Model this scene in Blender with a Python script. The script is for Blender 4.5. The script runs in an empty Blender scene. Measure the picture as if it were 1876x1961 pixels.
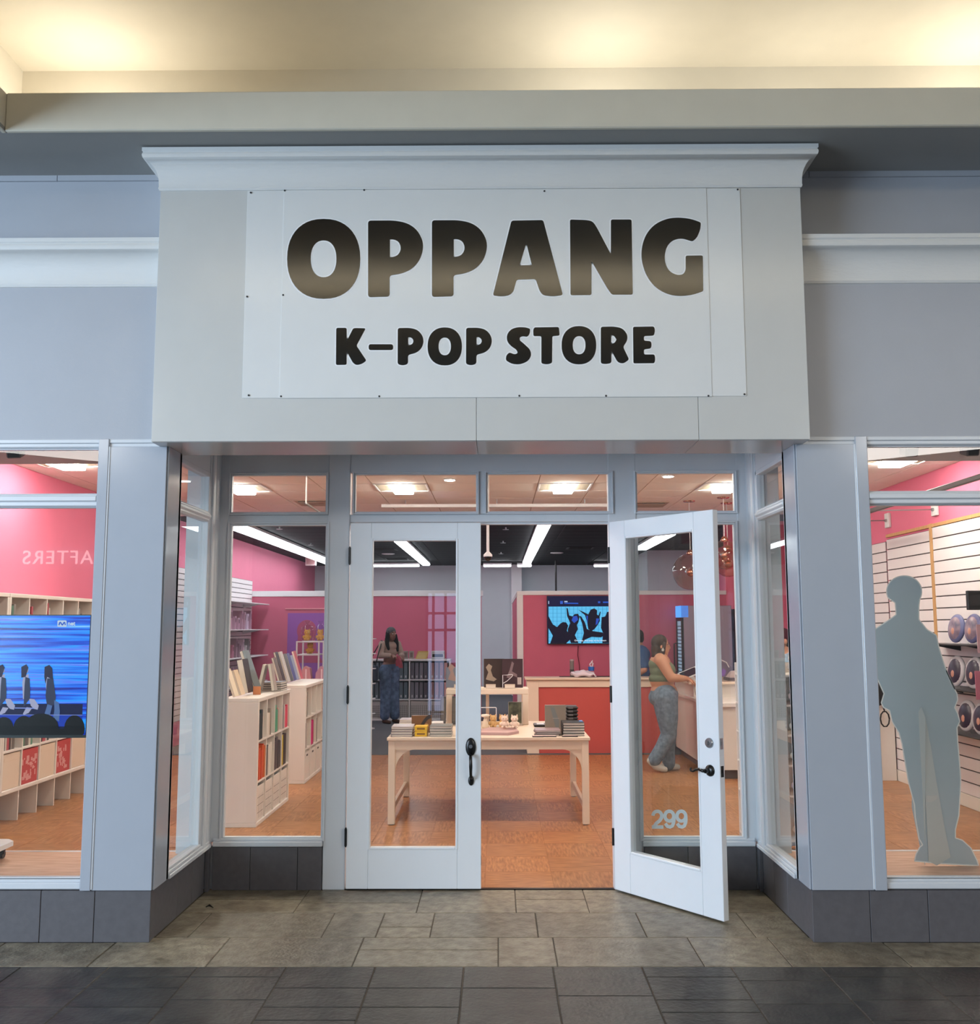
import bpy, bmesh, math, random
from mathutils import Vector, Matrix
from math import radians as R, sin, cos, pi
random.seed(7)
S = bpy.context.scene
COL = S.collection
# ------------------------------------------------------------------ camera
FPX, CXP, CYP = 1905.0, 938.0, 980.5          # focal length and centre in 1876x1961 pixels
PITCH, YAW = R(6.6), R(0.4)
CAM = Vector((0.0, -5.63, 1.70))
cd = bpy.data.cameras.new('camera'); cam = bpy.data.objects.new('camera', cd); COL.objects.link(cam)
ROLL = -0.0023
cam.location = CAM; cam.rotation_euler = (Matrix.Rotation(YAW, 3, 'Z') @ Matrix.Rotation(pi/2 + PITCH, 3, 'X') @ Matrix.Rotation(ROLL, 3, 'Z')).to_euler()
cd.sensor_fit = 'HORIZONTAL'; cd.sensor_width = 36.0; cd.lens = FPX/1876*36.0
cd.clip_start = 0.05; cd.clip_end = 200
S.camera = cam
# ------------------------------------------------------------------ sky, light, exposure
w = bpy.data.worlds.new('overcast'); S.world = w; w.use_nodes = True
wb = w.node_tree.nodes['Background']; wb.inputs[0].default_value = (0.84, 0.90, 1.0, 1); wb.inputs[1].default_value = 0.60
S.view_settings.view_transform = 'Standard'; S.view_settings.look = 'None'
S.view_settings.exposure = 0.10; S.view_settings.gamma = 1.0; S.view_settings.use_curve_mapping = False
S.cycles.transparent_max_bounces = 24; S.cycles.max_bounces = 8; S.cycles.sample_clamp_indirect = 6.0
S.cycles.use_denoising = True

def area(name, loc, rot, sx, sy, power, col, spread=180):
    l = bpy.data.lights.new(name, 'AREA'); l.shape = 'RECTANGLE'; l.size = sx; l.size_y = sy
    l.energy = power; l.color = col; l.spread = R(spread)
    o = bpy.data.objects.new(name, l); o.location = loc; o.rotation_euler = rot; COL.objects.link(o); return o
# daylight from the mall entrance glazing to the west, added unseen fill lamps on both sides, an added uplight brightening the ceiling
area('entrance_daylight', (-9.5, -7.0, 2.8), (R(90), 0, R(-62)), 6.0, 4.6, 1050, (0.60, 0.79, 1.0))
for lx in (8.6, -8.8): area('added_front_fill', (lx, -10.0, 5.1), (R(82), 0, R(38 if lx > 0 else -38)), 5.6, 1.0, 250 if lx > 0 else 190, (1.0, 0.96, 0.91))
area('added_ceiling_uplight', (0.0, -4.84, 4.98), (R(158), 0, 0), 13.0, 0.22, 130, (1.0, 0.96, 0.87))
# warm lamps hidden in the ceiling cove
for cx, pw in ((-2.54, 11.5), (0.65, 8.5), (1.95, 4), (3.08, 11.5), (-4.6, 10), (4.9, 10)):
    l = bpy.data.lights.new('cove_lamp', 'POINT'); l.energy = pw; l.color = (1.0, 0.975, 0.93); l.shadow_soft_size = 0.09
    o = bpy.data.objects.new('cove_lamp', l); o.location = (cx, 0.22, 4.74); COL.objects.link(o)

# ------------------------------------------------------------------ helpers
_fw = Vector((-sin(YAW)*cos(PITCH), cos(YAW)*cos(PITCH), sin(PITCH))); _rt = Vector((cos(YAW), sin(YAW), 0)); _up = _rt.cross(_fw)
_rt, _up = _rt*cos(ROLL) + _up*sin(ROLL), _up*cos(ROLL) - _rt*sin(ROLL)
def at(px, py, x=None, y=None, z=None):
    d = _fw + _rt*((px-CXP)/FPX) - _up*((py-CYP)/FPX)
    t = (x-CAM.x)/d.x if x is not None else (y-CAM.y)/d.y if y is not None else (z-CAM.z)/d.z
    return CAM + d*t
def lin(c):
    def f(v):
        v /= 255.0
        return v/12.92 if v <= 0.04045 else ((v+0.055)/1.055)**2.4
    return (f(c[0]), f(c[1]), f(c[2]), 1.0)

def mat(name, col, rough=0.5, metal=0.0, spec=0.5, var=0.0, vscale=6.0, bump=0.0, bscale=60.0, rnd=0.0, stretch=(1,1,1), coat=0.0, trans=0.0, alpha=1.0, tint=None):
    m = bpy.data.materials.new(name); m.use_nodes = True
    nt = m.node_tree; n = nt.nodes; L = nt.links; b = n['Principled BSDF']
    c = lin(col)
    b.inputs['Base Color'].default_value = c; b.inputs['Roughness'].default_value = rough; b.inputs['Metallic'].default_value = metal
    b.inputs['Specular IOR Level'].default_value = spec; b.inputs['Coat Weight'].default_value = coat; b.inputs['Coat Roughness'].default_value = 0.05
    b.inputs['Transmission Weight'].default_value = trans; b.inputs['Alpha'].default_value = alpha
    tc = n.new('ShaderNodeTexCoord'); mp = n.new('ShaderNodeMapping'); mp.inputs['Scale'].default_value = stretch
    L.new(tc.outputs['Object'], mp.inputs['Vector'])
    src = None
    nz = n.new('ShaderNodeTexNoise'); nz.inputs['Scale'].default_value = vscale; nz.inputs['Detail'].default_value = 5
    L.new(mp.outputs['Vector'], nz.inputs['Vector'])
    if var == 0: var = 0.012
    cr = n.new('ShaderNodeMix'); cr.data_type = 'RGBA'
    t = lin(tint) if tint else (min(1, c[0]*(1+var)), min(1, c[1]*(1+var)), min(1, c[2]*(1+var)), 1)
    cr.inputs['A'].default_value = (c[0]*(1-var), c[1]*(1-var), c[2]*(1-var), 1); cr.inputs['B'].default_value = t
    mr = n.new('ShaderNodeMapRange'); mr.inputs['From Min'].default_value = 0.3; mr.inputs['From Max'].default_value = 0.7
    L.new(nz.outputs['Fac'], mr.inputs['Value']); L.new(mr.outputs['Result'], cr.inputs['Factor'])
    src = cr.outputs['Result']
    if rnd > 0:
        oi = n.new('ShaderNodeObjectInfo'); hv = n.new('ShaderNodeHueSaturation'); m2 = n.new('ShaderNodeMapRange')
        m2.inputs['To Min'].default_value = 1-rnd; m2.inputs['To Max'].default_value = 1+rnd
        L.new(oi.outputs['Random'], m2.inputs['Value']); L.new(m2.outputs['Result'], hv.inputs['Value']); L.new(src, hv.inputs['Color'])
        src = hv.outputs['Color']
        ad = n.new('ShaderNodeVectorMath'); ad.operation = 'ADD'; sc = n.new('ShaderNodeVectorMath'); sc.operation = 'SCALE'; sc.inputs['Scale'].default_value = 37
        L.new(oi.outputs['Random'], sc.inputs[0]); L.new(mp.outputs['Vector'], ad.inputs[0]); L.new(sc.outputs[0], ad.inputs[1]); L.new(ad.outputs[0], nz.inputs['Vector'])
    L.new(src, b.inputs['Base Color'])
    if bump > 0:
        n2 = n.new('ShaderNodeTexNoise'); n2.inputs['Scale'].default_value = bscale; n2.inputs['Detail'].default_value = 4
        L.new(mp.outputs['Vector'], n2.inputs['Vector'])
        bp = n.new('ShaderNodeBump'); bp.inputs['Strength'].default_value = bump; bp.inputs['Distance'].default_value = 0.01
        L.new(n2.outputs['Fac'], bp.inputs['Height']); L.new(bp.outputs['Normal'], b.inputs['Normal'])
    return m
def emit(name, col, strength, islin=False):
    m = bpy.data.materials.new(name); m.use_nodes = True; b = m.node_tree.nodes['Principled BSDF']
    c = col if islin else lin(col)
    b.inputs['Base Color'].default_value = (0.02, 0.02, 0.02, 1); b.inputs['Roughness'].default_value = 0.25
    b.inputs['Specular IOR Level'].default_value = 0.15; b.inputs['Emission Color'].default_value = c; b.inputs['Emission Strength'].default_value = strength; return m
def glassmat(name, tint=(0.95, 0.97, 0.96), ior=1.62):
    m = bpy.data.materials.new(name); m.use_nodes = True; nt = m.node_tree; n = nt.nodes; n.clear()
    o = n.new('ShaderNodeOutputMaterial'); mx = n.new('ShaderNodeMixShader'); tr = n.new('ShaderNodeBsdfTransparent'); g = n.new('ShaderNodeBsdfGlossy'); fr = n.new('ShaderNodeFresnel')
    fr.inputs['IOR'].default_value = ior; tr.inputs['Color'].default_value = (*tint, 1); g.inputs['Roughness'].default_value = 0.0
    ge = n.new('ShaderNodeNewGeometry'); mm = n.new('ShaderNodeMath'); mm.operation = 'MULTIPLY_ADD'; mm.inputs[1].default_value = -1.0; mm.inputs[2].default_value = 1.0
    m3 = n.new('ShaderNodeMath'); m3.operation = 'MULTIPLY'      # one reflection per pane: the outward face only
    nt.links.new(ge.outputs['Backfacing'], mm.inputs[0]); nt.links.new(mm.outputs[0], m3.inputs[0]); nt.links.new(fr.outputs[0], m3.inputs[1])
    nt.links.new(m3.outputs[0], mx.inputs[0]); nt.links.new(tr.outputs[0], mx.inputs[1]); nt.links.new(g.outputs[0], mx.inputs[2]); nt.links.new(mx.outputs[0], o.inputs[0]); return m

class MB:
    def __init__(s, M=None): s.v = []; s.f = []; s.M = M
    def add(s, vs, fs):
        o = len(s.v)
        s.v += [(s.M @ Vector(p)) if s.M is not None else Vector(p) for p in vs]
        s.f += [tuple(i+o for i in f) for f in fs]; return s
    def box(s, x0, x1, y0, y1, z0, z1, c=0.0):
        if x0 > x1: x0, x1 = x1, x0
        if y0 > y1: y0, y1 = y1, y0
        if z0 > z1: z0, z1 = z1, z0
        c = min(c, (x1-x0)*.45, (y1-y0)*.45, (z1-z0)*.45)
        if c <= 0:
            vs = [(x, y, z) for x in (x0, x1) for y in (y0, y1) for z in (z0, z1)]
            return s.add(vs, [(0,1,3,2), (4,6,7,5), (0,4,5,1), (2,3,7,6), (0,2,6,4), (1,5,7,3)])
        lo = (x0, y0, z0); hi = (x1, y1, z1); vs = []; ix = {}
        for sx in (0, 1):
            for sy in (0, 1):
                for sz in (0, 1):
                    sg = (sx, sy, sz)
                    for a in range(3):
                        p = []
                        for k in range(3):
                            e = hi[k] if sg[k] else lo[k]
                            if k != a: e += -c if sg[k] else c
                            p.append(e)
                        ix[(sg, a)] = len(vs); vs.append(tuple(p))
        fs = []
        for a in range(3):
            b, d = (a+1) % 3, (a+2) % 3
            for sa in (0, 1):
                q = []
                for (sb, sd) in ((0,0), (1,0), (1,1), (0,1)):
                    g = [0,0,0]; g[a] = sa; g[b] = sb; g[d] = sd; q.append(ix[(tuple(g), a)])
                fs.append(tuple(q if sa else q[::-1]))
        for a in range(3):
            b, d = (a+1) % 3, (a+2) % 3
            for sb in (0, 1):
                for sd in (0, 1):
                    g0 = [0,0,0]; g0[b] = sb; g0[d] = sd; g1 = list(g0); g1[a] = 1; g0 = tuple(g0); g1 = tuple(g1)
                    q = [ix[(g0, b)], ix[(g1, b)], ix[(g1, d)], ix[(g0, d)]]
                    fs.append(tuple(q if (sb ^ sd) else q[::-1]))
        for sx in (0, 1):
            for sy in (0, 1):
                for sz in (0, 1):
                    g = (sx, sy, sz); q = [ix[(g, 0)], ix[(g, 1)], ix[(g, 2)]]
                    fs.append(tuple(q if (sx+sy+sz) % 2 else q[::-1]))
        return s.add(vs, fs)
    def cyl(s, p0, p1, r, n=10, r1=None, caps=True):
        p0 = Vector(p0); p1 = Vector(p1); r1 = r if r1 is None else r1
        d = (p1-p0).normalized(); u = d.orthogonal().normalized(); w_ = d.cross(u)
        vs = []; 
        for k in range(n):
            a = 2*pi*k/n; e = u*cos(a) + w_*sin(a); vs += [p0+e*r, p1+e*r1]
        fs = [(2*k, 2*((k+1) % n), 2*((k+1) % n)+1, 2*k+1) for k in range(n)]
        if caps: fs += [tuple(2*k for k in range(n))[::-1], tuple(2*k+1 for k in range(n))]
        return s.add(vs, fs)
    def tube(s, pts, r, n=8):
        pts = [Vector(p) for p in pts]; vs = []; fs = []; u = None
        for i, p in enumerate(pts):
            d = (pts[min(i+1, len(pts)-1)] - pts[max(i-1, 0)]).normalized()
            u = d.orthogonal().normalized() if u is None else (u - d*u.dot(d)).normalized()
            w_ = d.cross(u); rr = r[i] if isinstance(r, (list, tuple)) else r
            for k in range(n):
                a = 2*pi*k/n; vs.append(p + (u*cos(a)+w_*sin(a))*rr)
        for i in range(len(pts)-1):
            for k in range(n):
                fs.append((i*n+k, i*n+(k+1) % n, (i+1)*n+(k+1) % n, (i+1)*n+k))
        fs += [tuple(range(n))[::-1], tuple((len(pts)-1)*n+k for k in range(n))]
        return s.add(vs, fs)
    def prism(s, poly, a, b, axis='y'):
        n = len(poly)
        def P(p, t): return (p[0], t, p[1]) if axis == 'y' else (t, p[0], p[1]) if axis == 'x' else (p[0], p[1], t)
        vs = [P(p, a) for p in poly] + [P(p, b) for p in poly]
        return s.add(vs, [tuple(range(n)), tuple(range(n, 2*n))[::-1]] + [(k, k+n, (k+1) % n+n, (k+1) % n) for k in range(n)])
    def lathe(s, prof, c, n=20, axis='z'):
        vs = []; fs = []; c = Vector(c)
        for (r, h) in prof:
            for k in range(n):
                a = 2*pi*k/n; e = Vector((r*cos(a), r*sin(a), h))
                if axis == 'y': e = Vector((e.x, e.z, e.y))
                vs.append(c+e)
        for i in range(len(prof)-1):
            for k in range(n): fs.append((i*n+k, i*n+(k+1) % n, (i+1)*n+(k+1) % n, (i+1)*n+k))
        fs += [tuple(range(n))[::-1], tuple((len(prof)-1)*n+k for k in range(n))]
        return s.add(vs, fs)
    def sphere(s, c, r, nu=16, nv=10, rot=None):
        r = (r, r, r) if not isinstance(r, (tuple, list)) else r; c = Vector(c); vs = []; fs = []
        for j in range(1, nv):
            for k in range(nu):
                t = pi*j/nv; a = 2*pi*k/nu
                e = Vector((r[0]*sin(t)*cos(a), r[1]*sin(t)*sin(a), r[2]*cos(t)))
                vs.append(c + (rot @ e if rot is not None else e))
        t_ = Vector((0, 0, r[2])); b_ = Vector((0, 0, -r[2]))
        vs += [c + (rot @ t_ if rot is not None else t_), c + (rot @ b_ if rot is not None else b_)]
        T = len(vs)-2; B = T+1
        for j in range(nv-2):
            for k in range(nu): fs.append((j*nu+k, (j+1)*nu+k, (j+1)*nu+(k+1) % nu, j*nu+(k+1) % nu))
        for k in range(nu):
            fs.append((T, k, (k+1) % nu)); fs.append((B, (nv-2)*nu+(k+1) % nu, (nv-2)*nu+k))
        return s.add(vs, fs)
WO = {}
def setp(o, label=None, cat=None, group=None, kind=None):
    if label: o['label'] = label
    if cat: o['category'] = cat
    if group: o['group'] = group
    if kind: o['kind'] = kind
    return o
def link(o, parent, org):
    COL.objects.link(o)
    if parent is not None: o.parent = parent; o.location = org - WO[parent]
    else: o.location = org
    WO[o] = org; return o
def obj(name, mb, m, parent=None, smooth=False, org=None, label=None):
    if mb.__class__ is MB:
        lo = Vector([min(v[k] for v in mb.v) for k in range(3)]); hi = Vector([max(v[k] for v in mb.v) for k in range(3)])
        if org is None: org = Vector(((lo.x+hi.x)/2, (lo.y+hi.y)/2, lo.z))
        org = Vector(org)
        me = bpy.data.meshes.new(name); me.from_pydata([v-org for v in mb.v], [], mb.f); me.update()
        bm = bmesh.new(); bm.from_mesh(me); bmesh.ops.recalc_face_normals(bm, faces=bm.faces); bm.to_mesh(me); bm.free()
    else:
        me = mb; org = Vector(org) if org is not None else Vector((0, 0, 0))
    if smooth:
        for p in me.polygons: p.use_smooth = True
        if smooth == 'auto': me.set_sharp_from_angle(angle=R(40))
    me.materials.append(m)
    o = bpy.data.objects.new(name, me); link(o, parent, org)
    if label: o['label'] = label
    return o
def thing(name, label, cat, loc, group=None, kind=None):
    o = bpy.data.objects.new(name, None); o.empty_display_size = 0.1
    link(o, None, Vector(loc)); return setp(o, label, cat, group, kind)
def struct(name, mb, m, parent=None, **k):
    o = obj(name, mb, m, parent, **k)
    if parent is None: o['kind'] = 'structure'
    return o
def sgroup(name, loc=(0, 0, 0)):
    o = bpy.data.objects.new(name, None); link(o, None, Vector(loc)); o['kind'] = 'structure'; return o
TC = {}
def tile(name, m, parent, x0, x1, y0, y1, z0, z1, c=0.003):
    key = (m.name, round(x1-x0, 3), round(y1-y0, 3), round(z1-z0, 3), c)
    if key not in TC:
        b = MB().box(-(x1-x0)/2, (x1-x0)/2, -(y1-y0)/2, (y1-y0)/2, 0, z1-z0, c)
        me = bpy.data.meshes.new(name); me.from_pydata(b.v, [], b.f); me.materials.append(m); TC[key] = me
    o = bpy.data.objects.new(name, TC[key]); return link(o, parent, Vector(((x0+x1)/2, (y0+y1)/2, z0)))
def kids(o): return [c for c in bpy.data.objects if c.parent == o]
def dup(root, delta, label=None, group=None, rz=None):
    def cp(o, par):
        c = o.copy(); COL.objects.link(c); WO[c] = WO[o] + (Vector(delta))
        if par is not None: c.parent = par
        else: c.location = o.location + Vector(delta)
        for k in list(TREE.get(o, [])) or kids(o): cp(k, c)
        return c
    r = cp(root, None)
    if label: r['label'] = label
    if group: r['group'] = group
    if rz is not None: r.rotation_euler.z = rz
    return r
TREE = {}
# ------------------------------------------------------------------ materials
M = {}
M['panel'] = mat('white_gloss_panel', (226, 226, 224), 0.16, spec=0.5, bump=0.01, bscale=4)
M['box'] = mat('off_white_gloss_panel', (206, 205, 201), 0.18, bump=0.01, bscale=4)
M['pier'] = mat('pale_grey_gloss_panel', (176, 181, 190), 0.14, spec=0.5, bump=0.012, bscale=5)
M['wallpaint'] = mat('pale_grey_wall_paint', (178, 180, 186), 0.6, bump=0.05, bscale=90)
M['trim'] = mat('white_trim_paint', (214, 217, 221), 0.35, bump=0.03, bscale=40)
M['cornice'] = mat('textured_cornice_paint', (226, 225, 222), 0.55, bump=0.22, bscale=45, stretch=(0.35, 1, 1.2))
M['doorpaint'] = mat('door_paint', (236, 239, 242), 0.3, bump=0.015, bscale=20)
M['cream'] = mat('cream_plaster', (222, 214, 196), 0.75, var=0.02)
M['soffit'] = mat('grey_soffit_paint', (160, 159, 156), 0.8)
M['base'] = mat('grey_base_tile', (94, 91, 94), 0.5, var=0.08, vscale=25, bump=0.06, bscale=120, rnd=0.04)
M['grout'] = mat('grout', (92, 85, 75), 0.9)
M['tan'] = mat('tan_stone_tile', (116, 105, 86), 0.38, var=0.22, vscale=16, bump=0.5, bscale=55, rnd=0.18, tint=(150, 140, 120))
M['slate'] = mat('dark_slate_tile', (40, 39, 37), 0.48, var=0.35, vscale=9, bump=0.55, bscale=34, rnd=0.2, tint=(64, 62, 58))
M['wood'] = mat('vinyl_wood', (146, 92, 54), 0.34, var=0.18, vscale=7, rnd=0.10, stretch=(1.2, 9, 1), tint=(190, 136, 90))
M['woodslab'] = mat('vinyl_wood_joint', (140, 84, 50), 0.5)
M['plat'] = mat('display_wood', (200, 154, 124), 0.4, var=0.12, vscale=5, stretch=(1, 8, 1), tint=(224, 186, 160))
M['carpet'] = mat('grey_carpet', (92, 94, 98), 0.95, var=0.1, vscale=80, bump=0.3, bscale=300)
M['pink'] = mat('pink_wall_paint', (226, 118, 148), 0.7, var=0.02)
M['pinkd'] = mat('rose_wall_paint', (200, 100, 126), 0.65, var=0.02)
M['greyw'] = mat('pale_blue_grey_wall', (204, 214, 220), 0.7)
M['whitew'] = mat('white_wall_paint', (226, 226, 228), 0.6)
M['ctile'] = mat('cream_ceiling_tile', (250, 247, 242), 0.9, bump=0.1, bscale=200, rnd=0.015)
M['ctile_d'] = mat('black_ceiling_tile', (17, 16, 19), 0.7, spec=0.2, var=0.3, vscale=10, stretch=(12, 1, 1), rnd=0.15)
M['cgrid'] = mat('ceiling_grid', (190, 172, 152), 0.6)
M['cgrid_d'] = mat('black_ceiling_grid', (16, 16, 18), 0.6)
M['white'] = mat('white_laminate', (229, 220, 212), 0.4)
M['whitem'] = mat('white_metal', (228, 226, 228), 0.35)
M['cream_t'] = mat('cream_laminate', (226, 205, 184), 0.45)
M['slat'] = mat('white_slat', (228, 220, 222), 0.45)
M['groove'] = mat('slat_groove', (60, 52, 56), 0.7)
M['oak'] = mat('pale_oak_trim', (196, 150, 96), 0.5, var=0.1, stretch=(8, 8, 1))
M['black'] = mat('black_plastic', (18, 18, 20), 0.35)
M['blackm'] = mat('black_matte', (14, 14, 16), 0.7)
M['bronze'] = mat('dark_bronze', (58, 58, 58), 0.28, metal=0.9)
M['steel'] = mat('brushed_steel', (160, 162, 164), 0.3, metal=0.9)
M['red'] = mat('coral_red_panel', (188, 80, 74), 0.5)
M['letter'] = mat('black_gloss_letter', (10, 10, 11), 0.13, spec=0.85)
M['letterb'] = mat('white_letter_border', (240, 240, 240), 0.3)
M['screw'] = mat('dark_screw', (60, 60, 62), 0.4, metal=0.5)
M['glass'] = glassmat('window_glass')
M['glassd'] = glassmat('door_glass', (0.93, 0.95, 0.945))
M['lamp'] = emit('lamp_diffuser', (255, 246, 232), 62)
M['lampdim'] = mat('lamp_reflector', (150, 138, 122), 0.5)
M['strip'] = emit('fluorescent_strip', (244, 248, 255), 11.5)
M['clear'] = glassmat('clear_plastic', (0.92, 0.92, 0.94), 1.45)
M['jean'] = mat('blue_denim', (62, 84, 118), 0.85, var=0.25, vscale=14, bump=0.3, bscale=120, tint=(98, 122, 156))
M['jeanl'] = mat('grey_washed_denim', (92, 108, 128), 0.85, var=0.15, vscale=24, bump=0.3, bscale=120, tint=(126, 142, 160))
M['hair'] = mat('dark_hair', (20, 16, 15), 0.8, spec=0.15, var=0.3, vscale=30, stretch=(6, 6, 1), bump=0.5, bscale=40)
M['hairb'] = mat('brown_hair', (50, 36, 30), 0.5, var=0.3, vscale=30, stretch=(6, 6, 1), bump=0.5, bscale=40)
M['skin'] = mat('skin', (196, 140, 112), 0.5, var=0.04)
M['skind'] = mat('brown_skin', (122, 80, 64), 0.5, var=0.04)
M['knit'] = mat('beige_knit', (170, 146, 134), 0.9, bump=0.3, bscale=150)
M['green'] = mat('sage_rib_top', (112, 122, 100), 0.9, bump=0.4, bscale=60, stretch=(6, 6, 0.3))
M['blueshirt'] = mat('blue_shirt', (60, 96, 146), 0.85, bump=0.2, bscale=30)
M['lightblue'] = mat('light_blue_shirt', (150, 178, 200), 0.85, bump=0.2, bscale=30)
M['dark'] = mat('dark_trouser', (40, 42, 50), 0.9)
M['shoe'] = mat('white_canvas', (196, 190, 184), 0.8)
M['brown'] = mat('brown_leather', (70, 46, 34), 0.6)
M['scarf'] = mat('grey_scarf', (44, 44, 48), 0.8, var=0.4, vscale=30, tint=(92, 92, 96))
def cm(rgb, rough=0.5, **k):
    key = 'c_%d_%d_%d_%d' % (*rgb, int(rough*100))
    if key not in M: M[key] = mat('tone_%d_%d_%d' % rgb, rgb, rough, **k)
    return M[key]
# ------------------------------------------------------------------ mall floor
XL, XR = -1.90, 1.71            # entrance recess sides
WL, WR = -4.66, 4.45            # shop side walls
YD = 1.10                       # door plane
fl = sgroup('floor_mall')
struct('floor_slab', MB().box(-16, 16, -16, 1.10, -0.10, -0.004), M['grout'], fl)
rr = random.Random(3)
ye = [1.10, 0.565, 0.09, -0.385]
for r in range(3):                               # sandy tiles in the recess
    x = -1.90 - rr.random()*0.3 if r < 2 else -5.2
    xe = 1.71 if r < 2 else 5.2
    while x < xe:
        wd = rr.choice((0.30, 0.44, 0.60, 0.60, 0.74)); a, b = max(x, -1.9 if r < 2 else -9), min(x+wd, xe)
        if r == 2 or b-a > 0.02:
            y0, y1 = ye[r+1], ye[r]
            if r == 2: y1 = 0.0 if (b < XL or a > XR) else 0.09
            if b-a > .03:
                if rr.random() < 0.25 and r < 3:
                    ym = y0 + (y1-y0)*rr.choice((.4, .55))
                    tile('tan_tile', M['tan'], fl, a+.003, b-.003, y0+.003, ym-.003, -0.04, 0.0); tile('tan_tile', M['tan'], fl, a+.003, b-.003, ym+.003, y1-.003, -0.04, 0.0)
                else: tile('tan_tile', M['tan'], fl, a+.003, b-.003, y0+.003, y1-.003, -0.04, 0.0)
        x += wd
for k in range(-12, 13):                         # slate courses running out from the shop
    x0 = 0.274 + k*0.447; y = -0.385 - (0.0 if k % 2 else 0.0)
    first = True
    while y > -2.6:
        d = rr.choice((0.15, 0.24, 0.30, 0.45))
        if first: d = rr.choice((0.15, 0.2, 0.3, 0.4)); first = False
        if abs(x0) < 5.2: tile('slate_tile', M['slate'], fl, x0+.003, x0+.444, y-d+.003, y-.003, -0.04, 0.0)
        y -= d
struct('floor_slab', MB().box(-16, 16, -16, -2.62, -0.02, 0.0), M['slate'], fl)
# ------------------------------------------------------------------ shop floor
fs = sgroup('floor_store')
struct('floor_slab', MB().box(WL, WR, 1.12, 8.0, -0.10, -0.004).box(WL, -2.0, 0.1, 1.12, -0.1, -0.004).box(1.8, WR, 0.1, 1.12, -0.1, -0.004), M['woodslab'], fs)
T = 0.4572
for i in range(20):
    for j in range(15):
        x0 = WL + i*T; y0 = 1.12 + j*T; x1 = min(x0+T, WR); y1 = min(y0+T, 8.0)
        if x1-x0 < .05: continue
        t = tile('vinyl_tile', M['wood'], fs, x0+.001, x1-.001, y0+.001, y1-.001, -0.003, 0.0, 0)
        if (i+j) % 2 and x1-x0 > T-.01 and y1-y0 > T-.01: t.rotation_euler.z = pi/2
struct('floor_carpet', MB().box(WL, WR, 8.0, 19.8, -0.1, 0.003), M['carpet'])
obj('threshold', MB().box(-1.0, 0.76, 1.085, 1.125, -0.02, 0.006, .003), M['bronze'], fs)
# ------------------------------------------------------------------ mall ceiling over the shop front
H = 4.44; YF = -0.42; CW = 0.50; CZ = 5.33
struct('ceiling_soffit', MB().box(-8, 8, YF+.03, 0.30, H, H+.02).box(-8, -2.72, -5.0, YF+.03, H, H+.02), M['soffit'])
struct('ceiling_fascia', MB().box(-2.72, 8, YF, YF+.03, H-.004, 4.66, .006).box(-2.75, -2.72, -5.0, YF+.03, H-.004, 4.66, .006), M['cream'])
struct('ceiling_added_parapet', MB().box(-8, 8, -4.65, -4.62, H-.004, 5.10, .006).box(-8, 8, -5.15, -4.65, H, H+.02).box(-8, 8, -5.2, -5.1, H, 5.45), M['cream'])  # unseen parapet and trough, added to hold and screen the ceiling uplight
struct('ceiling_cove', MB().box(-8, 8, CW, CW+.1, H+.02, CZ+.2).box(-8, 8, -5.1, CW, CZ, CZ+.1).box(-8, 8, YF+.03, CW, H+.02, H+.06).box(-3.2, -3.1, -5.0, CW, H+.02, CZ), M['cream'])
# ------------------------------------------------------------------ shop front walls
def prof_sweep(prof, pts):
    """sweep an (out, z) moulding profile along a plan path; pts = [(x, y, (nx, ny))] with mitre normals"""
    vs = []; n = len(prof)
    for (x, y, nn) in pts:
        for (o, z) in prof: vs.append((x+nn[0]*o, y+nn[1]*o, z))
    fs = [(i*n+k, i*n+k+1, (i+1)*n+k+1, (i+1)*n+k) for i in range(len(pts)-1) for k in range(n-1)]
    fs += [tuple(range(n)), tuple(range((len(pts)-1)*n, len(pts)*n))]
    return MB().add(vs, fs)
def cove(z0, z1, p):
    h = z1-z0; pr = [(0, z1), (p, z1), (p, z1-.09*h), (p*.93, z1-.12*h), (p*.98, z1-.15*h), (p*1.0, z1-.20*h), (p*.96, z1-.26*h)]
    for k in range(9):
        a = k/8*pi/2; pr.append((p*(.10+.78*(1-sin(a))), z1-.28*h-.52*h*(1-cos(a))))
    pr += [(p*.09, z0+.10*h), (p*.12, z0+.06*h), (p*.06, z0+.01*h), (0, z0)]
    return pr
for sd, xa, xb in (('left', -8.0, -1.90), ('right', 1.71, 8.0)):
    wl = sgroup('wall_front_'+sd)
    struct('wall_lower', MB().box(xa, xb, 0.0, 0.12, 2.779, 3.80), M['wallpaint'], wl)
    struct('wall_upper', MB().box(xa, xb, 0.15, 0.30, 3.80, 4.44), M['wallpaint'], wl)
    obj('cornice', prof_sweep(cove(3.685, 3.945, 0.11), [(xa, 0.0, (0, -1)), (xb, 0.0, (0, -1))]), M['cornice'], wl, smooth='auto')
    obj('cornice_ledge', MB().box(xa, xb, -0.10, 0.16, 3.93, 3.944), M['trim'], wl)
    obj('ceiling_strip', MB().box(xa, xa+abs(xb-xa)*(.874 if sd == 'left' else .03)-.004, 0.135, 0.15, 4.405, 4.44).box(xa+abs(xb-xa)*(.874 if sd == 'left' else .03), xb, 0.135, 0.15, 4.405, 4.44), M['wallpaint'], wl)
    obj('head_trim', MB().box(xa, xb, -0.012, 0.0, 2.755, 2.779, .004).box(xa, xb, -0.004, 0.10, 2.733, 2.757, .004), M['trim'], wl)
for sd, xa, xb in (('left', -8.0, -4.67), ('right', 4.46, 8.0)): struct('wall_neighbour_'+sd, MB().box(xa, xb, 0.035, 0.2, 0, 2.76), M['wallpaint'])
BX0, BX1, BY = -1.937, 1.75, -0.15
bx = sgroup('wall_sign_box')
bz = 2.735
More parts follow.
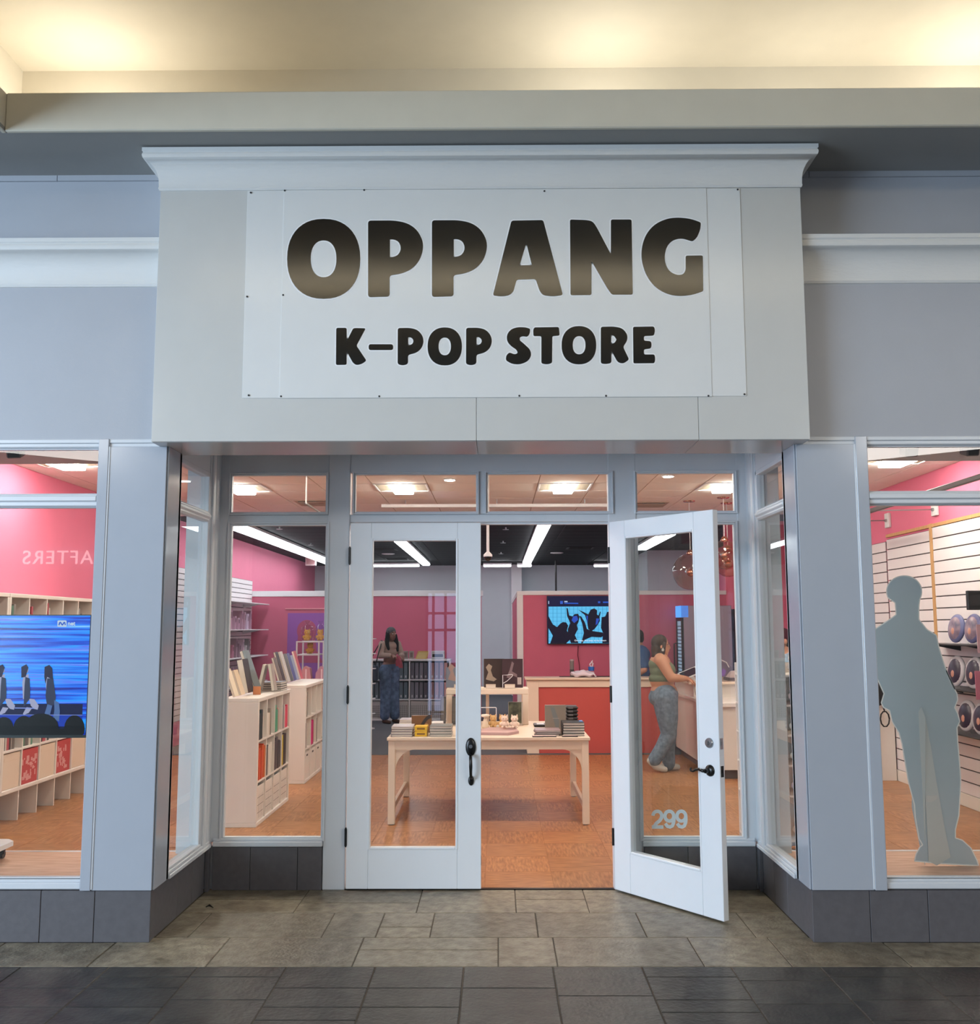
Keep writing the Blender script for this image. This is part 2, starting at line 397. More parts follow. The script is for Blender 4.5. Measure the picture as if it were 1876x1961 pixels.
obj('box_core', MB().box(BX0+.012, BX1-.012, BY+.012, 0.28, bz+.012, 4.43), M['trim'], bx)
# gloss cladding panels, with seams
cuts = [BX0, -0.113, 1.13, BX1]
for a, b in zip(cuts[:-1], cuts[1:]):
    obj('cladding_panel', MB().box(a+.0012, b-.0012, BY, BY+.012, bz+.002, 4.215, .0015), M['box'], bx)
    obj('soffit_panel', MB().box(a+.0012, b-.0012, BY+.013, 0.29, bz, bz+.012, .0015), M['box'], bx)
for xa, xb in ((BX0, BX0+.012), (BX1-.012, BX1)):
    obj('side_panel', MB().box(xa, xb, BY+.0125, 0.0, bz+.012, 4.215), M['box'], bx)
pr = cove(4.205, 4.43, 0.085)
obj('cornice', prof_sweep(pr, [(BX0, 0.14, (-1, 0)), (BX0, BY, (-1, -1)), (BX1, BY, (1, -1)), (BX1, 0.14, (1, 0))]), M['cornice'], bx, smooth='auto')
# ------------------------------------------------------------------ piers
def pier(sd, xi, xo, xs):
    s = -1 if sd == 'left' else 1
    p = sgroup('pillar_'+sd)
    obj('face_panel', MB().box(xi, xs, -0.012, 0.0, 0.275, 2.735, .002), M['pier'], p)
    obj('edge_strip', MB().box(xs+s*.002, xo, -0.020, 0.0, 0.275, 2.779, .003), M['pier'], p)
    obj('side_panel', MB().box(xi, xi - s*0.010, -0.0, 0.235, 0.275, 2.735, .002), M['pier'], p)
    obj('joint_strip', MB().box(xs-.006*s, xs+.008*s, -0.0165, -0.005, 0.28, 2.735, .002), M['trim'], p)
    obj('core', MB().box(xi+s*.004, xo, 0.0, 0.235, 0.274, 2.735).box(xi+s*.035, xo, 0.035, 0.235, 0.0, 0.274), M['trim'], p)
    obj('inner_edge', MB().box(xi - s*0.010, xi + s*.004, 0.20, 0.24, 0.275, 2.735, .004), M['trim'], p)
pier('left', XL+.008, -2.283, -2.222); pier('right', XR-.002, 2.113, 2.044)
# ------------------------------------------------------------------ base tiles
bt = sgroup('baseboard_front_left'); br = sgroup('baseboard_front_right')
def btile(par, x0, x1, y0, y1): tile('base_tile', M['base'], par, x0, x1, y0, y1, 0.0, 0.272, .002)
xs = [-1.896, -2.205, -2.50, -2.81, -3.12, -3.43, -3.74, -4.05, -4.36, -4.67, -4.98]
for a, b in zip(xs[:-1], xs[1:]): btile(bt, b+.0015, a-.0015, 0.0, 0.03)
xs = [1.706, 2.02, 2.335, 2.645, 2.955, 3.265, 3.575, 3.885, 4.2, 4.5, 4.81]
for a, b in zip(xs[:-1], xs[1:]): btile(br, a+.0015, b-.0015, 0.0, 0.03)
bsl = sgroup('baseboard_recess_left'); bsr = sgroup('baseboard_recess_right')
ys = [0.032, 0.48, 0.76, 1.02]
for a, b in zip(ys[:-1], ys[1:]):
    btile(bsl, XL-.028, XL-.001, a+.0015, b-.0015); btile(bsr, XR, XR+.028, a+.0015, b-.0015)
for x in (XL-.004, XR-.02): btile(bsl if x < 0 else bsr, x, x+.024, 1.035, 1.085)
bdl = sgroup('baseboard_door_left'); bdr = sgroup('baseboard_door_right')
xs = [-1.868, -1.62, -1.31, -1.150]
for a, b in zip(xs[:-1], xs[1:]): btile(bdl, a+.0015, b-.0015, 1.08, 1.11)
xs = [0.955, 1.24, 1.48, 1.685]
for a, b in zip(xs[:-1], xs[1:]): btile(bdr, a+.0015, b-.0015, 1.08, 1.11)
st = sgroup('wall_low_sill')
for a in ((-6, XL-.03, .03, .12), (XR+.03, 6, .03, .12), (XL-.12, XL-.028, .1, 1.12), (XR+.028, XR+.12, .1, 1.12), (-1.95, -1.15, 1.11, 1.18), (.95, 1.75, 1.11, 1.18)):
    struct('low_wall', MB().box(a[0], a[1], a[2], a[3], 0, 0.275), M['trim'], st)
# ------------------------------------------------------------------ windows
NW = [0]
def frame_y(mb, x0, x1, z0, z1, y, wd=.03, dp=.03, steps=2):
    """stepped picture-frame moulding around an opening in a plane y=const"""
    for k in range(steps):
        o = wd*k/steps; i = wd*(k+1)/steps; d = dp*(1-k/steps)
        for (a, b, c, e) in ((x0+o, x0+i, z0+o, z1-o), (x1-i, x1-o, z0+o, z1-o), (x0+i, x1-i, z0+o, z0+i), (x0+i, x1-i, z1-i, z1-o)):
            mb.box(a, b, y-d, y+.03, c, e, .002)
def window_y(panes, sill, y, framewd, name=None, gm='glass'):
    NW[0] += 1; g = sgroup('window_%d' % NW[0])
    for (x0, x1, z0, z1) in panes:
        mb = MB(); frame_y(mb, x0-framewd, x1+framewd, z0-framewd, z1+framewd, y, framewd, .022)
        obj('window_frame', mb, M['trim'], g)
        obj('pane', MB().box(x0-.008, x1+.008, y+.004, y+.010, z0-.008, z1+.008), M[gm], g)
    for (x0, x1, z0, z1, pr_) in sill:
        obj('sill', MB().box(x0, x1, y-pr_, y+.05, z0, z1, .006).box(x0, x1, y-pr_*.65, y+.05, z1-.002, z1+.016, .004), M['trim'], g)
    return g
YG = 0.03
gl = window_y([(-4.62, -2.298, 2.468, 2.722), (-4.62, -2.298, .338, 2.385)], [(-4.66, -2.283, .278, .315, .035)], YG, .014)
obj('transom_bar', MB().box(-4.66, -2.283, -.004, .08, 2.391, 2.462, .006).box(-4.66, -2.283, -.018, .0, 2.418, 2.452, .006), M['trim'], gl)
gr = window_y([(2.128, 4.42, 2.468, 2.722), (2.128, 4.42, .338, 2.385)], [(2.113, 4.45, .278, .315, .035)], YG, .014)
obj('transom_bar', MB().box(2.113, 4.45, -.004, .08, 2.391, 2.462, .006).box(2.113, 4.45, -.018, .0, 2.418, 2.452, .006), M['trim'], gr)
for g, a, b in ((gl, -4.66, -2.283), (gr, 2.113, 4.45)):
    obj('head_rail', MB().box(a, b, .005, .09, 2.735, 2.78), M['trim'], g)
def window_x(x, s):
    """return window of the recess in the plane x; s = +1 when the recess is on the +x side"""
    NW[0] += 1; g = sgroup('window_%d' % NW[0])
    y0, y1 = 0.262, 0.862
    def bx(a, b, c, d, e, f, ch=.003): return MB().box(x+s*a, x+s*b, c, d, e, f, ch)
    obj('head_rail', bx(-.06, .0, .235, 1.10, 2.70, 2.95), M['trim'], g)
    mb = MB()
    for (a, b, z0, z1) in ((.24, .27, .32, 2.715), (.862, .885, .32, 2.715)): mb.box(x-s*.05, x+s*.004, a, b, z0, z1, .003)
    mb.box(x-s*.05, x+s*.006, .24, .885, 2.392, 2.462, .01); mb.box(x-s*.03, x+s*.018, .24, .885, 2.412, 2.445, .01)
    mb.box(x-s*.05, x+s*.004, .24, .885, 2.69, 2.72, .003)
    obj('window_frame', mb, M['trim'], g)
    obj('corner_post', MB().box(x-s*.15, x+s*.008, .885, 1.00, .272, 2.95, .004).box(x-s*.12, x+s*.022, 0.90, 0.96, .272, 2.95, .006).box(x-s*.12, x+s*.016, 0.99, 1.12, .272, 2.95, .004), M['trim'], g)
    obj('sill', MB().box(x-s*.05, x+s*.030, .235, 1.05, .275, .300, .004).box(x-s*.05, x+s*.020, .235, 1.05, .299, .318, .004).box(x-s*.05, x+s*.010, .235, .885, .317, .334, .004), M['trim'], g)
    obj('pane', MB().box(x-s*.022, x-s*.016, .26, .87, .325, 2.40), M['glass'], g)
    obj('pane', MB().box(x-s*.022, x-s*.016, .26, .87, 2.455, 2.70), M['glass'], g)
    return g
window_x(XL, 1); window_x(XR, -1)
# sidelights and transoms of the door wall
window_y([(-1.802, -1.163, .335, 2.388)], [(-1.868, -1.148, .275, .310, .034)], YD, .026)
window_y([(-1.808, -1.167, 2.482, 2.733)], [], YD, .02)
window_y([(-.963, -.142, 2.482, 2.736)], [], YD, .02)
window_y([(-.062, .772, 2.482, 2.736)], [], YD, .02)
window_y([(.955, 1.612, 2.482, 2.738)], [], YD, .02)
side_r = window_y([(.955, 1.603, .335, 2.388)], [(.945, 1.68, .275, .310, .034)], YD, .026)
df = sgroup('wall_door_frame')
def fr(*b): return struct('frame_post', MB().box(*b, .004), M['trim'], df)
fr(-1.147, -1.000, 1.085, 1.17, 0.0, 2.90); fr(.757, .945, 1.09, 1.17, 0.0, 2.90)
fr(-.124, -.080, 1.092, 1.17, 2.465, 2.76)
fr(-1.90, -1.825, 1.092, 1.17, .30, 2.90); fr(1.63, 1.71, 1.092, 1.17, .30, 2.90)
struct('head_rail', MB().box(-1.9, 1.71, 1.093, 1.17, 2.754, 2.96).box(-1.9, 1.71, 1.098, 1.16, 2.41, 2.464, .004), M['trim'], df)
obj('door_stop', MB().box(-1.0, .757, 1.12, 1.16, 2.395, 2.412), M['trim'], df)
struct('ceiling_recess', MB().box(-2.0, 1.80, 0.27, 1.12, 2.90, 2.95), M['trim'])
# ------------------------------------------------------------------ doors
def leaf(n, Mx, wd, hinge_side):
    """door leaf in local x 0..wd (hinge at 0), y 0 (outside) .. .045, placed by the matrix Mx"""
    d = sgroup('door_%d' % n, Mx @ Vector((0, 0, 0)))
    z0, z1 = 0.012, 2.402; g0, g1, gz0, gz1 = .142, wd-.155, .262, 2.292
    mb = MB(Mx)
    for (a, b, c, e) in ((0, g0, z0, z1), (g1, wd, z0, z1), (g0+.0008, g1-.0008, z0, gz0), (g0+.0008, g1-.0008, gz1, z1)): mb.box(a, b, 0, .045, c, e, .0025)
    obj('door_frame', mb, M['doorpaint'], d)
    mb = MB(Mx)
    for (a, b, c, e) in ((g0-.004, g0+.012, gz0-.004, gz1+.004), (g1-.012, g1+.004, gz0-.004, gz1+.004), (g0+.0125, g1-.0125, gz0-.004, gz0+.012), (g0+.0125, g1-.0125, gz1-.012, gz1+.004)): mb.box(a, b, -.004, .049, c, e, .004)
    obj('glazing_bead', mb, M['doorpaint'], d)
    obj('pane', MB(Mx).box(g0, g1, .020, .026, gz0, gz1), M['glassd'], d)
    return d
M1 = Matrix.Translation((-.990, 1.062, 0))
d1 = leaf(1, M1, .880, 'l')
for hz in (2.18, 1.256, .338):
    obj('hinge', MB().cyl((-.994, 1.060, hz-.055), (-.994, 1.060, hz+.055), .008, 10).cyl((-.994, 1.06, hz-.062), (-.994, 1.06, hz+.062), .005, 8).box(-.994, -.989, 1.06, 1.09, hz-.05, hz+.05), M['bronze'], d1, smooth='auto')
# grip handle
hx, hy = -.177, 1.062
hs = obj('handle_plate', MB().sphere((hx, hy-.004, .915), (.034, .014, .060), 20, 12), M['bronze'], d1, smooth=True)
obj('keyhole', MB().cyl((hx, hy-.016, .92), (hx, hy-.020, .92), .012, 14).box(hx-.002, hx+.002, hy-.0215, hy-.02, .912, .928), M['steel'], hs)
obj('thumb_latch', MB().box(hx-.013, hx+.013, hy-.05, hy-.008, .868, .873, .002), M['bronze'], hs)
obj('handle', MB().tube([(hx, hy-.012, .868), (hx, hy-.035, .862), (hx, hy-.050, .84), (hx+.001, hy-.052, .80), (hx+.001, hy-.046, .755), (hx+.002, hy-.03, .722), (hx+.002, hy-.012, .712)], [.011, .011, .0105, .0115, .0095, .0095, .011], 10), M['bronze'], d1, smooth=True)
obj('handle_foot', MB().sphere((hx+.002, hy-.004, .70), (.019, .010, .033), 16, 10), M['bronze'], d1, smooth=True)
obj('edge_bolt', MB().box(-.1105, -.1085, 1.07, 1.10, .90, .945, .0).box(-.1105, -.1085, 1.07, 1.10, .16, .22), M['bronze'], d1)
# open leaf: hinged on the far jamb and swung out towards the concourse
ang = math.atan2(.335-1.055, 1.300-.757)
M2 = Matrix.Translation((.757, 1.055, 0)) @ Matrix.Rotation(ang, 4, 'Z') @ Matrix.Scale(-1, 4, (0, 1, 0))
M2 = Matrix.Translation((.757, 1.055, 0)) @ Matrix.Rotation(ang, 4, 'Z')
d2 = leaf(2, M2, .90, 'r')
zx = .90-.072
obj('deadbolt', MB(M2).lathe([(.030, 0), (.030, -.006), (.026, -.012), (.012, -.013), (.012, -.016)], (zx, 0, 1.015), 22, 'y').box(zx-.004, zx+.004, -.022, -.014, 1.003, 1.027, .001), M['steel'], d2, smooth='auto')
obj('rosette', MB(M2).lathe([(.034, 0), (.034, -.006), (.028, -.014), (.014, -.018), (.013, -.045)], (zx, 0, .855), 22, 'y'), M['bronze'], d2, smooth='auto')
obj('lever_handle', MB(M2).tube([(zx, -.044, .855), (zx-.02, -.048, .856), (zx-.045, -.048, .862), (zx-.07, -.048, .857), (zx-.09, -.048, .846), (zx-.106, -.048, .846), (zx-.112, -.048, .856), (zx-.105, -.048, .862)], [.010, .010, .0085, .008, .007, .007, .006, .005], 10), M['bronze'], d2, smooth=True)
for z in (1.015, .855):
    obj('latch_plate', MB(M2).box(.8995, .902, .010, .034, z-.032, z+.032, .0005).box(.900, .9055, .014, .030, z-.010, z+.010, .001), M['steel' if z > 1 else 'bronze'], d2)
for hz in (2.18, 1.256, .338): obj('hinge', MB().cyl((.752, 1.075, hz-.055), (.752, 1.075, hz+.055), .008, 10), M['bronze'], d2, smooth='auto')
# white vinyl street number on the open leaf
def text_mesh(txt, size, depth=.001, offset=0.0, spacing=1.0, align='CENTER'):
    c = bpy.data.curves.new('t', 'FONT'); c.body = txt; c.size = size; c.extrude = depth; c.offset = offset; c.space_character = spacing; c.align_x = align; c.align_y = 'CENTER'; c.resolution_u = 6
    o = bpy.data.objects.new('t', c); COL.objects.link(o); dg = bpy.context.evaluated_depsgraph_get()
    me = bpy.data.meshes.new_from_object(o.evaluated_get(dg)); bpy.data.objects.remove(o); return me
def place_text(name, me, m, Mx, parent=None):
    me.transform(Mx); vs = [v.co for v in me.vertices]
    c = Vector([(min(v[k] for v in vs)+max(v[k] for v in vs))/2 for k in range(3)])
    me.transform(Matrix.Translation(-c)); me.materials.clear(); return obj(name, me, m, parent, org=c)
def strip(mb, pts, wd, y0, y1):
    pts = [Vector(p) for p in pts]
    L_ = []; R_ = []
    for i, p in enumerate(pts):
        d = (pts[min(i+1, len(pts)-1)]-pts[max(i-1, 0)]).normalized(); n = Vector((-d.y, d.x)); L_.append(p+n*wd/2); R_.append(p-n*wd/2)
    vs = []; fs = []
    for l, r in zip(L_, R_): vs += [(l.x, y0, l.y), (r.x, y0, r.y), (r.x, y1, r.y), (l.x, y1, l.y)]
    for i in range(len(pts)-1):
        for k in range(4): fs.append((4*i+k, 4*i+4+k, 4*i+4+(k+1) % 4, 4*i+(k+1) % 4))
    n = len(pts)-1; fs += [(0, 1, 2, 3), (4*n, 4*n+1, 4*n+2, 4*n+3)]
    return mb.add(vs, fs)
def digit(mb, ch, x, z, h):
    w2 = h*.24; sw_ = h*.185
    if ch == '9':
        cz_ = z+h*.66; strip(mb, [(x+w2*cos(t*2*pi/20), cz_+h*.26*sin(t*2*pi/20)) for t in range(21)], sw_, .0185, .0195)
        strip(mb, [(x+w2, cz_), (x+w2*1.0, z+h*.45), (x+w2*.9, z+h*.30), (x+w2*.6, z+h*.14), (x+w2*.1, z+h*.085), (x-w2*.5, z+h*.12), (x-w2*.95, z+h*.27)], sw_, .0184, .0194)
    else:
        strip(mb, [(x-w2, z+h*.68)] + [(x+w2*cos(t), z+h*.68+h*.235*sin(t)) for t in [pi - k*pi/10 for k in range(1, 11)]] + [(x+w2*.9, z+h*.56), (x+w2*.5, z+h*.42), (x-w2*.3, z+h*.27), (x-w2*.85, z+h*.085)], sw_, .0185, .0195)
        strip(mb, [(x-w2*1.3, z+h*.085), (x+w2*1.3, z+h*.085)], sw_, .0184, .0194)
for i, px in enumerate((1259, 1282, 1305)):
    p = at(px, 1587, y=YD); mb = MB(Matrix.Translation((0, YD+.003-.0195, 0))); digit(mb, '299'[i], p.x, p.z, .121); obj('number_decal', mb, cm((238, 244, 246), .6), side_r)
# ------------------------------------------------------------------ the shop sign
sg = thing('store_sign', 'large white sign with black gloss lettering screwed to the box above the doors', 'sign', (0, BY, 2.98))
SY = BY - .0035
obj('side_board', MB().box(-1.432, -1.2155, SY, BY, 2.983, 4.203, .001), M['panel'], sg)
obj('side_board', MB().box(1.2055, 1.402, SY, BY, 2.984, 4.203, .001), M['panel'], sg)
SF = SY - .003
obj('sign_board', MB().box(-1.221, 1.2085, SF, SY+.003, 2.981, 4.204, .001), M['panel'], sg)
for px, py in ((480, 369), (545, 365), (697, 364), (1042, 366), (1412, 363), (473, 568), (542, 565), (476, 757), (538, 759), (726, 759), (994, 758), (1160, 758), (1356, 758), (1425, 755)):
    p = at(px, py, y=SF); obj('screw', MB().lathe([(.0055, 0), (.0055, -.002), (.003, -.0035)], (p.x, SF, p.z), 10, 'y'), M['screw'], sg)
def fillet(pts, r):
    out = []; n = len(pts); pts = [Vector(p) for p in pts]
    for i in range(n):
        a, b, c = pts[i-1], pts[i], pts[(i+1) % n]; u, v = a-b, c-b
        turn = pi - u.angle(v)
        dmax = min(u.length, v.length)*.5
        d = dmax if turn < R(52) else min(r, dmax*.98)
        p0 = b + u.normalized()*d; p1 = b + v.normalized()*d
        for k in range(6):
            t = k/5; q = p0*(1-t)**2 + b*2*t*(1-t) + p1*t*t
            if not out or (out[-1]-q).length > .05: out.append(q)
    if (out[0]-out[-1]).length < .05: out.pop()
    return out
def sup(cx, cy, rx, ry, e=2.25, n=44):
    o = []
    for k in range(n):
        t = 2*pi*k/n; c, s = cos(t), sin(t)
        o.append(Vector((cx + rx*abs(c)**(2/e)*(1 if c > 0 else -1), cy + ry*abs(s)**(2/e)*(1 if s > 0 else -1))))
    return o
def glyph(loops, ox, oy, sc, border):
    """loops of crop pixels -> filled outline mesh in the sign plane"""
    if border:
        cen = at(ox+loops[0][0].x/sc, oy+loops[0][0].y/sc, y=SF); vs = []; fs = []
        for li, lp in enumerate(loops):
            q = [Vector((at(ox+p.x/sc, oy+p.y/sc, y=SF-.001).x-cen.x, at(ox+p.x/sc, oy+p.y/sc, y=SF-.001).z-cen.z)) for p in lp]
            ar = sum(q[i-1].x*q[i].y-q[i].x*q[i-1].y for i in range(len(q))); sgn = (1 if ar > 0 else -1)*(1 if li == 0 else -1); o = len(vs); n = len(q)
            for i in range(n):
                t = (q[(i+1) % n]-q[i-1]).normalized(); nn = Vector((t.y, -t.x))*sgn
                vs += [(*(q[i]-nn*.004), 0), (*(q[i]+nn*.0065), 0), (*(q[i]+nn*.0075), -.0004), (*(q[i]-nn*.004), -.0004)]
            for i in range(n):
                j = (i+1) % n
                for k in range(4): fs.append((o+4*i+k, o+4*j+k, o+4*j+(k+1) % 4, o+4*i+(k+1) % 4))
        me = bpy.data.meshes.new('b'); me.from_pydata(vs, [], fs)
        bm = bmesh.new(); bm.from_mesh(me); bmesh.ops.recalc_face_normals(bm, faces=bm.faces); bm.to_mesh(me); bm.free()
        me.transform(Matrix.Translation((cen.x, SF-.0006, cen.z)) @ Matrix.Rotation(pi/2, 4, 'X')); return me
    cu = bpy.data.curves.new('g', 'CURVE'); cu.dimensions = '2D'; cu.fill_mode = 'BOTH'; cu.extrude = .0006
    cen = at(ox+loops[0][0].x/sc, oy+loops[0][0].y/sc, y=SF)
    for lp in loops:
        sp = cu.splines.new('POLY'); sp.points.add(len(lp)-1); sp.use_cyclic_u = True
        for k, q in enumerate(lp):
            p = at(ox+q.x/sc, oy+q.y/sc, y=SF-.001); sp.points[k].co = (p.x-cen.x, p.z-cen.z, 0, 1)
    o = bpy.data.objects.new('g', cu); COL.objects.link(o); dg = bpy.context.evaluated_depsgraph_get()
    me = bpy.data.meshes.new_from_object(o.evaluated_get(dg)); bpy.data.objects.remove(o)
    me.transform(Matrix.Translation((cen.x, SF - .0016, cen.z)) @ Matrix.Rotation(pi/2, 4, 'X')); return me
A = (440, 340, 3.6077); B = (920, 340, 2.7588)
def Pg(dx, dy): return [fillet([(955+dx, 298+dy), (1140+dx, 297+dy), (1230+dx, 316+dy), (1297+dx, 365+dy), (1333+dx, 440+dy), (1334+dx, 500+dy), (1312+dx, 570+dy), (1262+dx, 630+dy), (1190+dx, 664+dy), (1103+dx, 677+dy), (1103+dx, 823+dy), (955+dx, 827+dy)], 20),
                        fillet([(1105+dx, 428+dy), (1134+dx, 428+dy), (1166+dx, 443+dy), (1181+dx, 478+dy), (1178+dx, 510+dy), (1158+dx, 538+dy), (1130+dx, 549+dy), (1105+dx, 550+dy)], 3)]
def ps(dx, dy): return [fillet([(1160+dx, 1040+dy), (1245+dx, 1039+dy), (1295+dx, 1052+dy), (1328+dx, 1088+dy), (1339+dx, 1130+dy), (1326+dx, 1178+dy), (1290+dx, 1210+dy), (1230+dx, 1226+dy), (1230+dx, 1288+dy), (1195+dx, 1299+dy), (1159+dx, 1290+dy)], 16),
                        fillet([(1231+dx, 1104+dy), (1248+dx, 1104+dy), (1264+dx, 1115+dy), (1269+dx, 1132+dy), (1260+dx, 1152+dy), (1231+dx, 1160+dy)], 3)]
G = [('O', A, [sup(648, 562, 252, 276), sup(647, 562, 89, 127)]), ('P', A, Pg(0, 0)), ('P', A, Pg(441, -2)),
     ('A', B, [fillet([(163, 228), (330, 225), (434, 621), (382, 629), (330, 622), (312, 600), (291, 537), (190, 540), (172, 605), (150, 623), (110, 629), (65, 623)], 12), fillet([(241, 345), (271, 463), (206, 464)], 2)]),
     ('N', B, [fillet([(472, 222), (560, 225), (592, 232), (612, 262), (688, 406), (688, 222), (797, 222), (803, 619), (694, 619), (672, 590), (585, 440), (585, 621), (475, 622)], 10)]),
     ('G', B, [fillet([(1163, 238), (1160, 275), (1142, 318), (1118, 338), (1060, 320), (1012, 332), (982, 365), (970, 415), (976, 462), (1000, 500), (1040, 516), (1070, 512), (1083, 490), (1083, 413), (1173, 412), (1175, 601), (1120, 620), (1050, 628), (985, 617), (920, 580), (872, 515), (849, 435), (850, 370), (872, 300), (920, 245), (985, 217), (1040, 211), (1110, 218)], 9)]),
     ('K', A, [fillet([(735, 1039), (806, 1039), (807, 1131), (852, 1042), (870, 1040), (938, 1042), (874, 1162), (943, 1265), (908, 1290), (872, 1296), (850, 1280), (806, 1200), (806, 1294), (733, 1295)], 12)]),
     ('hyphen', A, [fillet([(959, 1152), (1127, 1152), (1127, 1192), (959, 1192)], 16)]),
     ('P', A, ps(0, 0)), ('O', A, [sup(1484, 1167, 118, 131), sup(1484, 1167, 43, 61)]), ('P', A, ps(472, -1)),
     ('S', B, [fillet([(262, 800), (258, 828), (246, 842), (222, 838), (206, 845), (206, 860), (235, 884), (262, 910), (268, 942), (250, 970), (210, 988), (165, 985), (134, 966), (135, 940), (152, 924), (180, 935), (197, 928), (190, 910), (160, 890), (140, 866), (138, 832), (158, 803), (195, 790), (240, 792)], 8)]),
     ('T', B, [fillet([(284, 792), (413, 790), (417, 835), (378, 838), (377, 980), (350, 988), (321, 982), (321, 838), (279, 838), (278, 805)], 9)]),
     ('O', B, [sup(519, 886, 91, 101), sup(520, 886, 34, 48)]),
     ('R', B, [fillet([(635, 789), (705, 787), (750, 797), (775, 830), (774, 862), (752, 895), (784, 962), (752, 984), (724, 976), (690, 914), (690, 980), (660, 986), (635, 982)], 11), fillet([(689, 833), (705, 836), (718, 856), (708, 874), (689, 879)], 2)]),
     ('E', B, [fillet([(805, 789), (915, 787), (921, 806), (915, 835), (862, 838), (862, 862), (899, 865), (903, 884), (899, 903), (862, 908), (862, 935), (918, 935), (922, 958), (918, 981), (807, 982)], 9)])]
for ch, (ox, oy, sc), loops in G:
    lt = None
    for b in (0, 1):
        me = glyph(loops, ox, oy, sc, b); vs = [v.co.copy() for v in me.vertices]
        c = Vector([(min(v[k] for v in vs)+max(v[k] for v in vs))/2 for k in range(3)]); me.transform(Matrix.Translation(-c)); me.materials.clear()
        o = obj('letter_border' if b else 'letter', me, M['letterb' if b else 'letter'], lt if b else sg, org=c)
        if not b: lt = o
# ------------------------------------------------------------------ shop shell
struct('wall_left', MB().box(WL-.1, WL, 0.12, 19.9, 0, 3.4), M['pink'])
struct('wall_right', MB().box(WR, WR+.1, 0.12, 19.9, 0, 3.4), M['pink'])
struct('wall_back', MB().box(WL, WR, 19.8, 19.9, 0, 3.4), M['greyw'])
struct('wall_front_inside', MB().box(WL, -2.0, 0.30, 0.36, 2.95, 3.4).box(1.8, WR, 0.30, 0.36, 2.95, 3.4).box(-2.0, 1.8, 1.17, 1.22, 2.90, 3.4), M['whitew'])
struct('wall_back_right', MB().box(3.10, WR, 14.9, 19.8, 0, 3.4), M['greyw'])
struct('pillar_back', MB().box(.36, .62, 19.5, 19.8, 0, 3.3), M['whitew'])
pt = sgroup('wall_partition_left')
struct('partition_panel', MB().box(WL, -.30, 13.30, 13.42, 0, 2.29), M['pinkd'], pt)
struct('partition_cap', MB().box(WL, -.27, 13.28, 13.44, 2.285, 2.39, .004), M['whitew'], pt)
pt = sgroup('wall_partition_right')
struct('partition_panel', MB().box(.385, 3.4, 9.22, 9.30, 0, 2.18), M['pinkd'], pt)
struct('partition_side', MB().box(.305, .33, 9.31, 14.5, 0, 2.16), M['pinkd'], pt)
struct('partition_cap', MB().box(.292, 3.4, 9.20, 9.32, 2.172, 2.232, .004).box(.295, .34, 9.32, 14.5, 2.16, 2.232, .004), M['whitew'], pt)
struct('partition_end', MB().box(.292, .385, 9.20, 9.31, 0, 2.172, .004), M['whitew'], pt)
struct('wall_pink_return', MB().box(3.4, WR, 9.22, 9.30, 0, 3.27), M['pink'])
# ceilings
cc = sgroup('ceiling_cream'); cdk = sgroup('ceiling_dark')
struct('ceiling_grid', MB().box(WL, WR, .36, 8.35, 3.278, 3.32), M['cgrid'], cc)
struct('ceiling_grid', MB().box(WL, WR, 8.35, 19.8, 3.278, 3.32), M['cgrid_d'], cdk)
LT = [(-1.07, 5.50), (0.78, 5.46), (2.61, 5.46), (-2.90, 5.5), (-1.07, 2.45), (0.78, 2.45), (2.61, 2.45), (-2.9, 2.45), (4.0, 3.6), (-4.1, 3.6)]
tx, ty = .610, .610
LI = set()
ox0 = -1.07 - tx/2 - 6*tx; oy0 = 5.50 - ty/2 - 8*ty
for i in range(16):
    for j in range(14):
        x0 = ox0+i*tx; y0 = oy0+j*ty; x1 = x0+tx; y1 = y0+ty
        if x1 < WL+.02 or x0 > WR-.02 or y0 > 8.3: continue
        if any(abs(x0+tx/2-a) < .31 and abs(y0+ty/2-b) < .31 for a, b in LT): LI.add((round(x0, 3), round(y0, 3))); continue
        tile('ceiling_tile', M['ctile'], cc, max(x0, WL)+.005, min(x1, WR)-.005, max(y0, .37)+.005, min(y1, 8.35)-.005, 3.270, 3.284, 0.003)
for i in range(8):
    for j in range(19):
        x0 = ox0+i*1.22; x1 = x0+1.22; y0 = 8.35+j*.61; y1 = y0+.61
        if x1 < WL+.05 or x0 > WR-.05 or y0 > 19.75: continue
        tile('ceiling_tile', M['ctile_d'], cdk, max(x0, WL)+.006, min(x1, WR)-.006, y0+.006, min(y1, 19.8)-.006, 3.268, 3.284, 0.003)
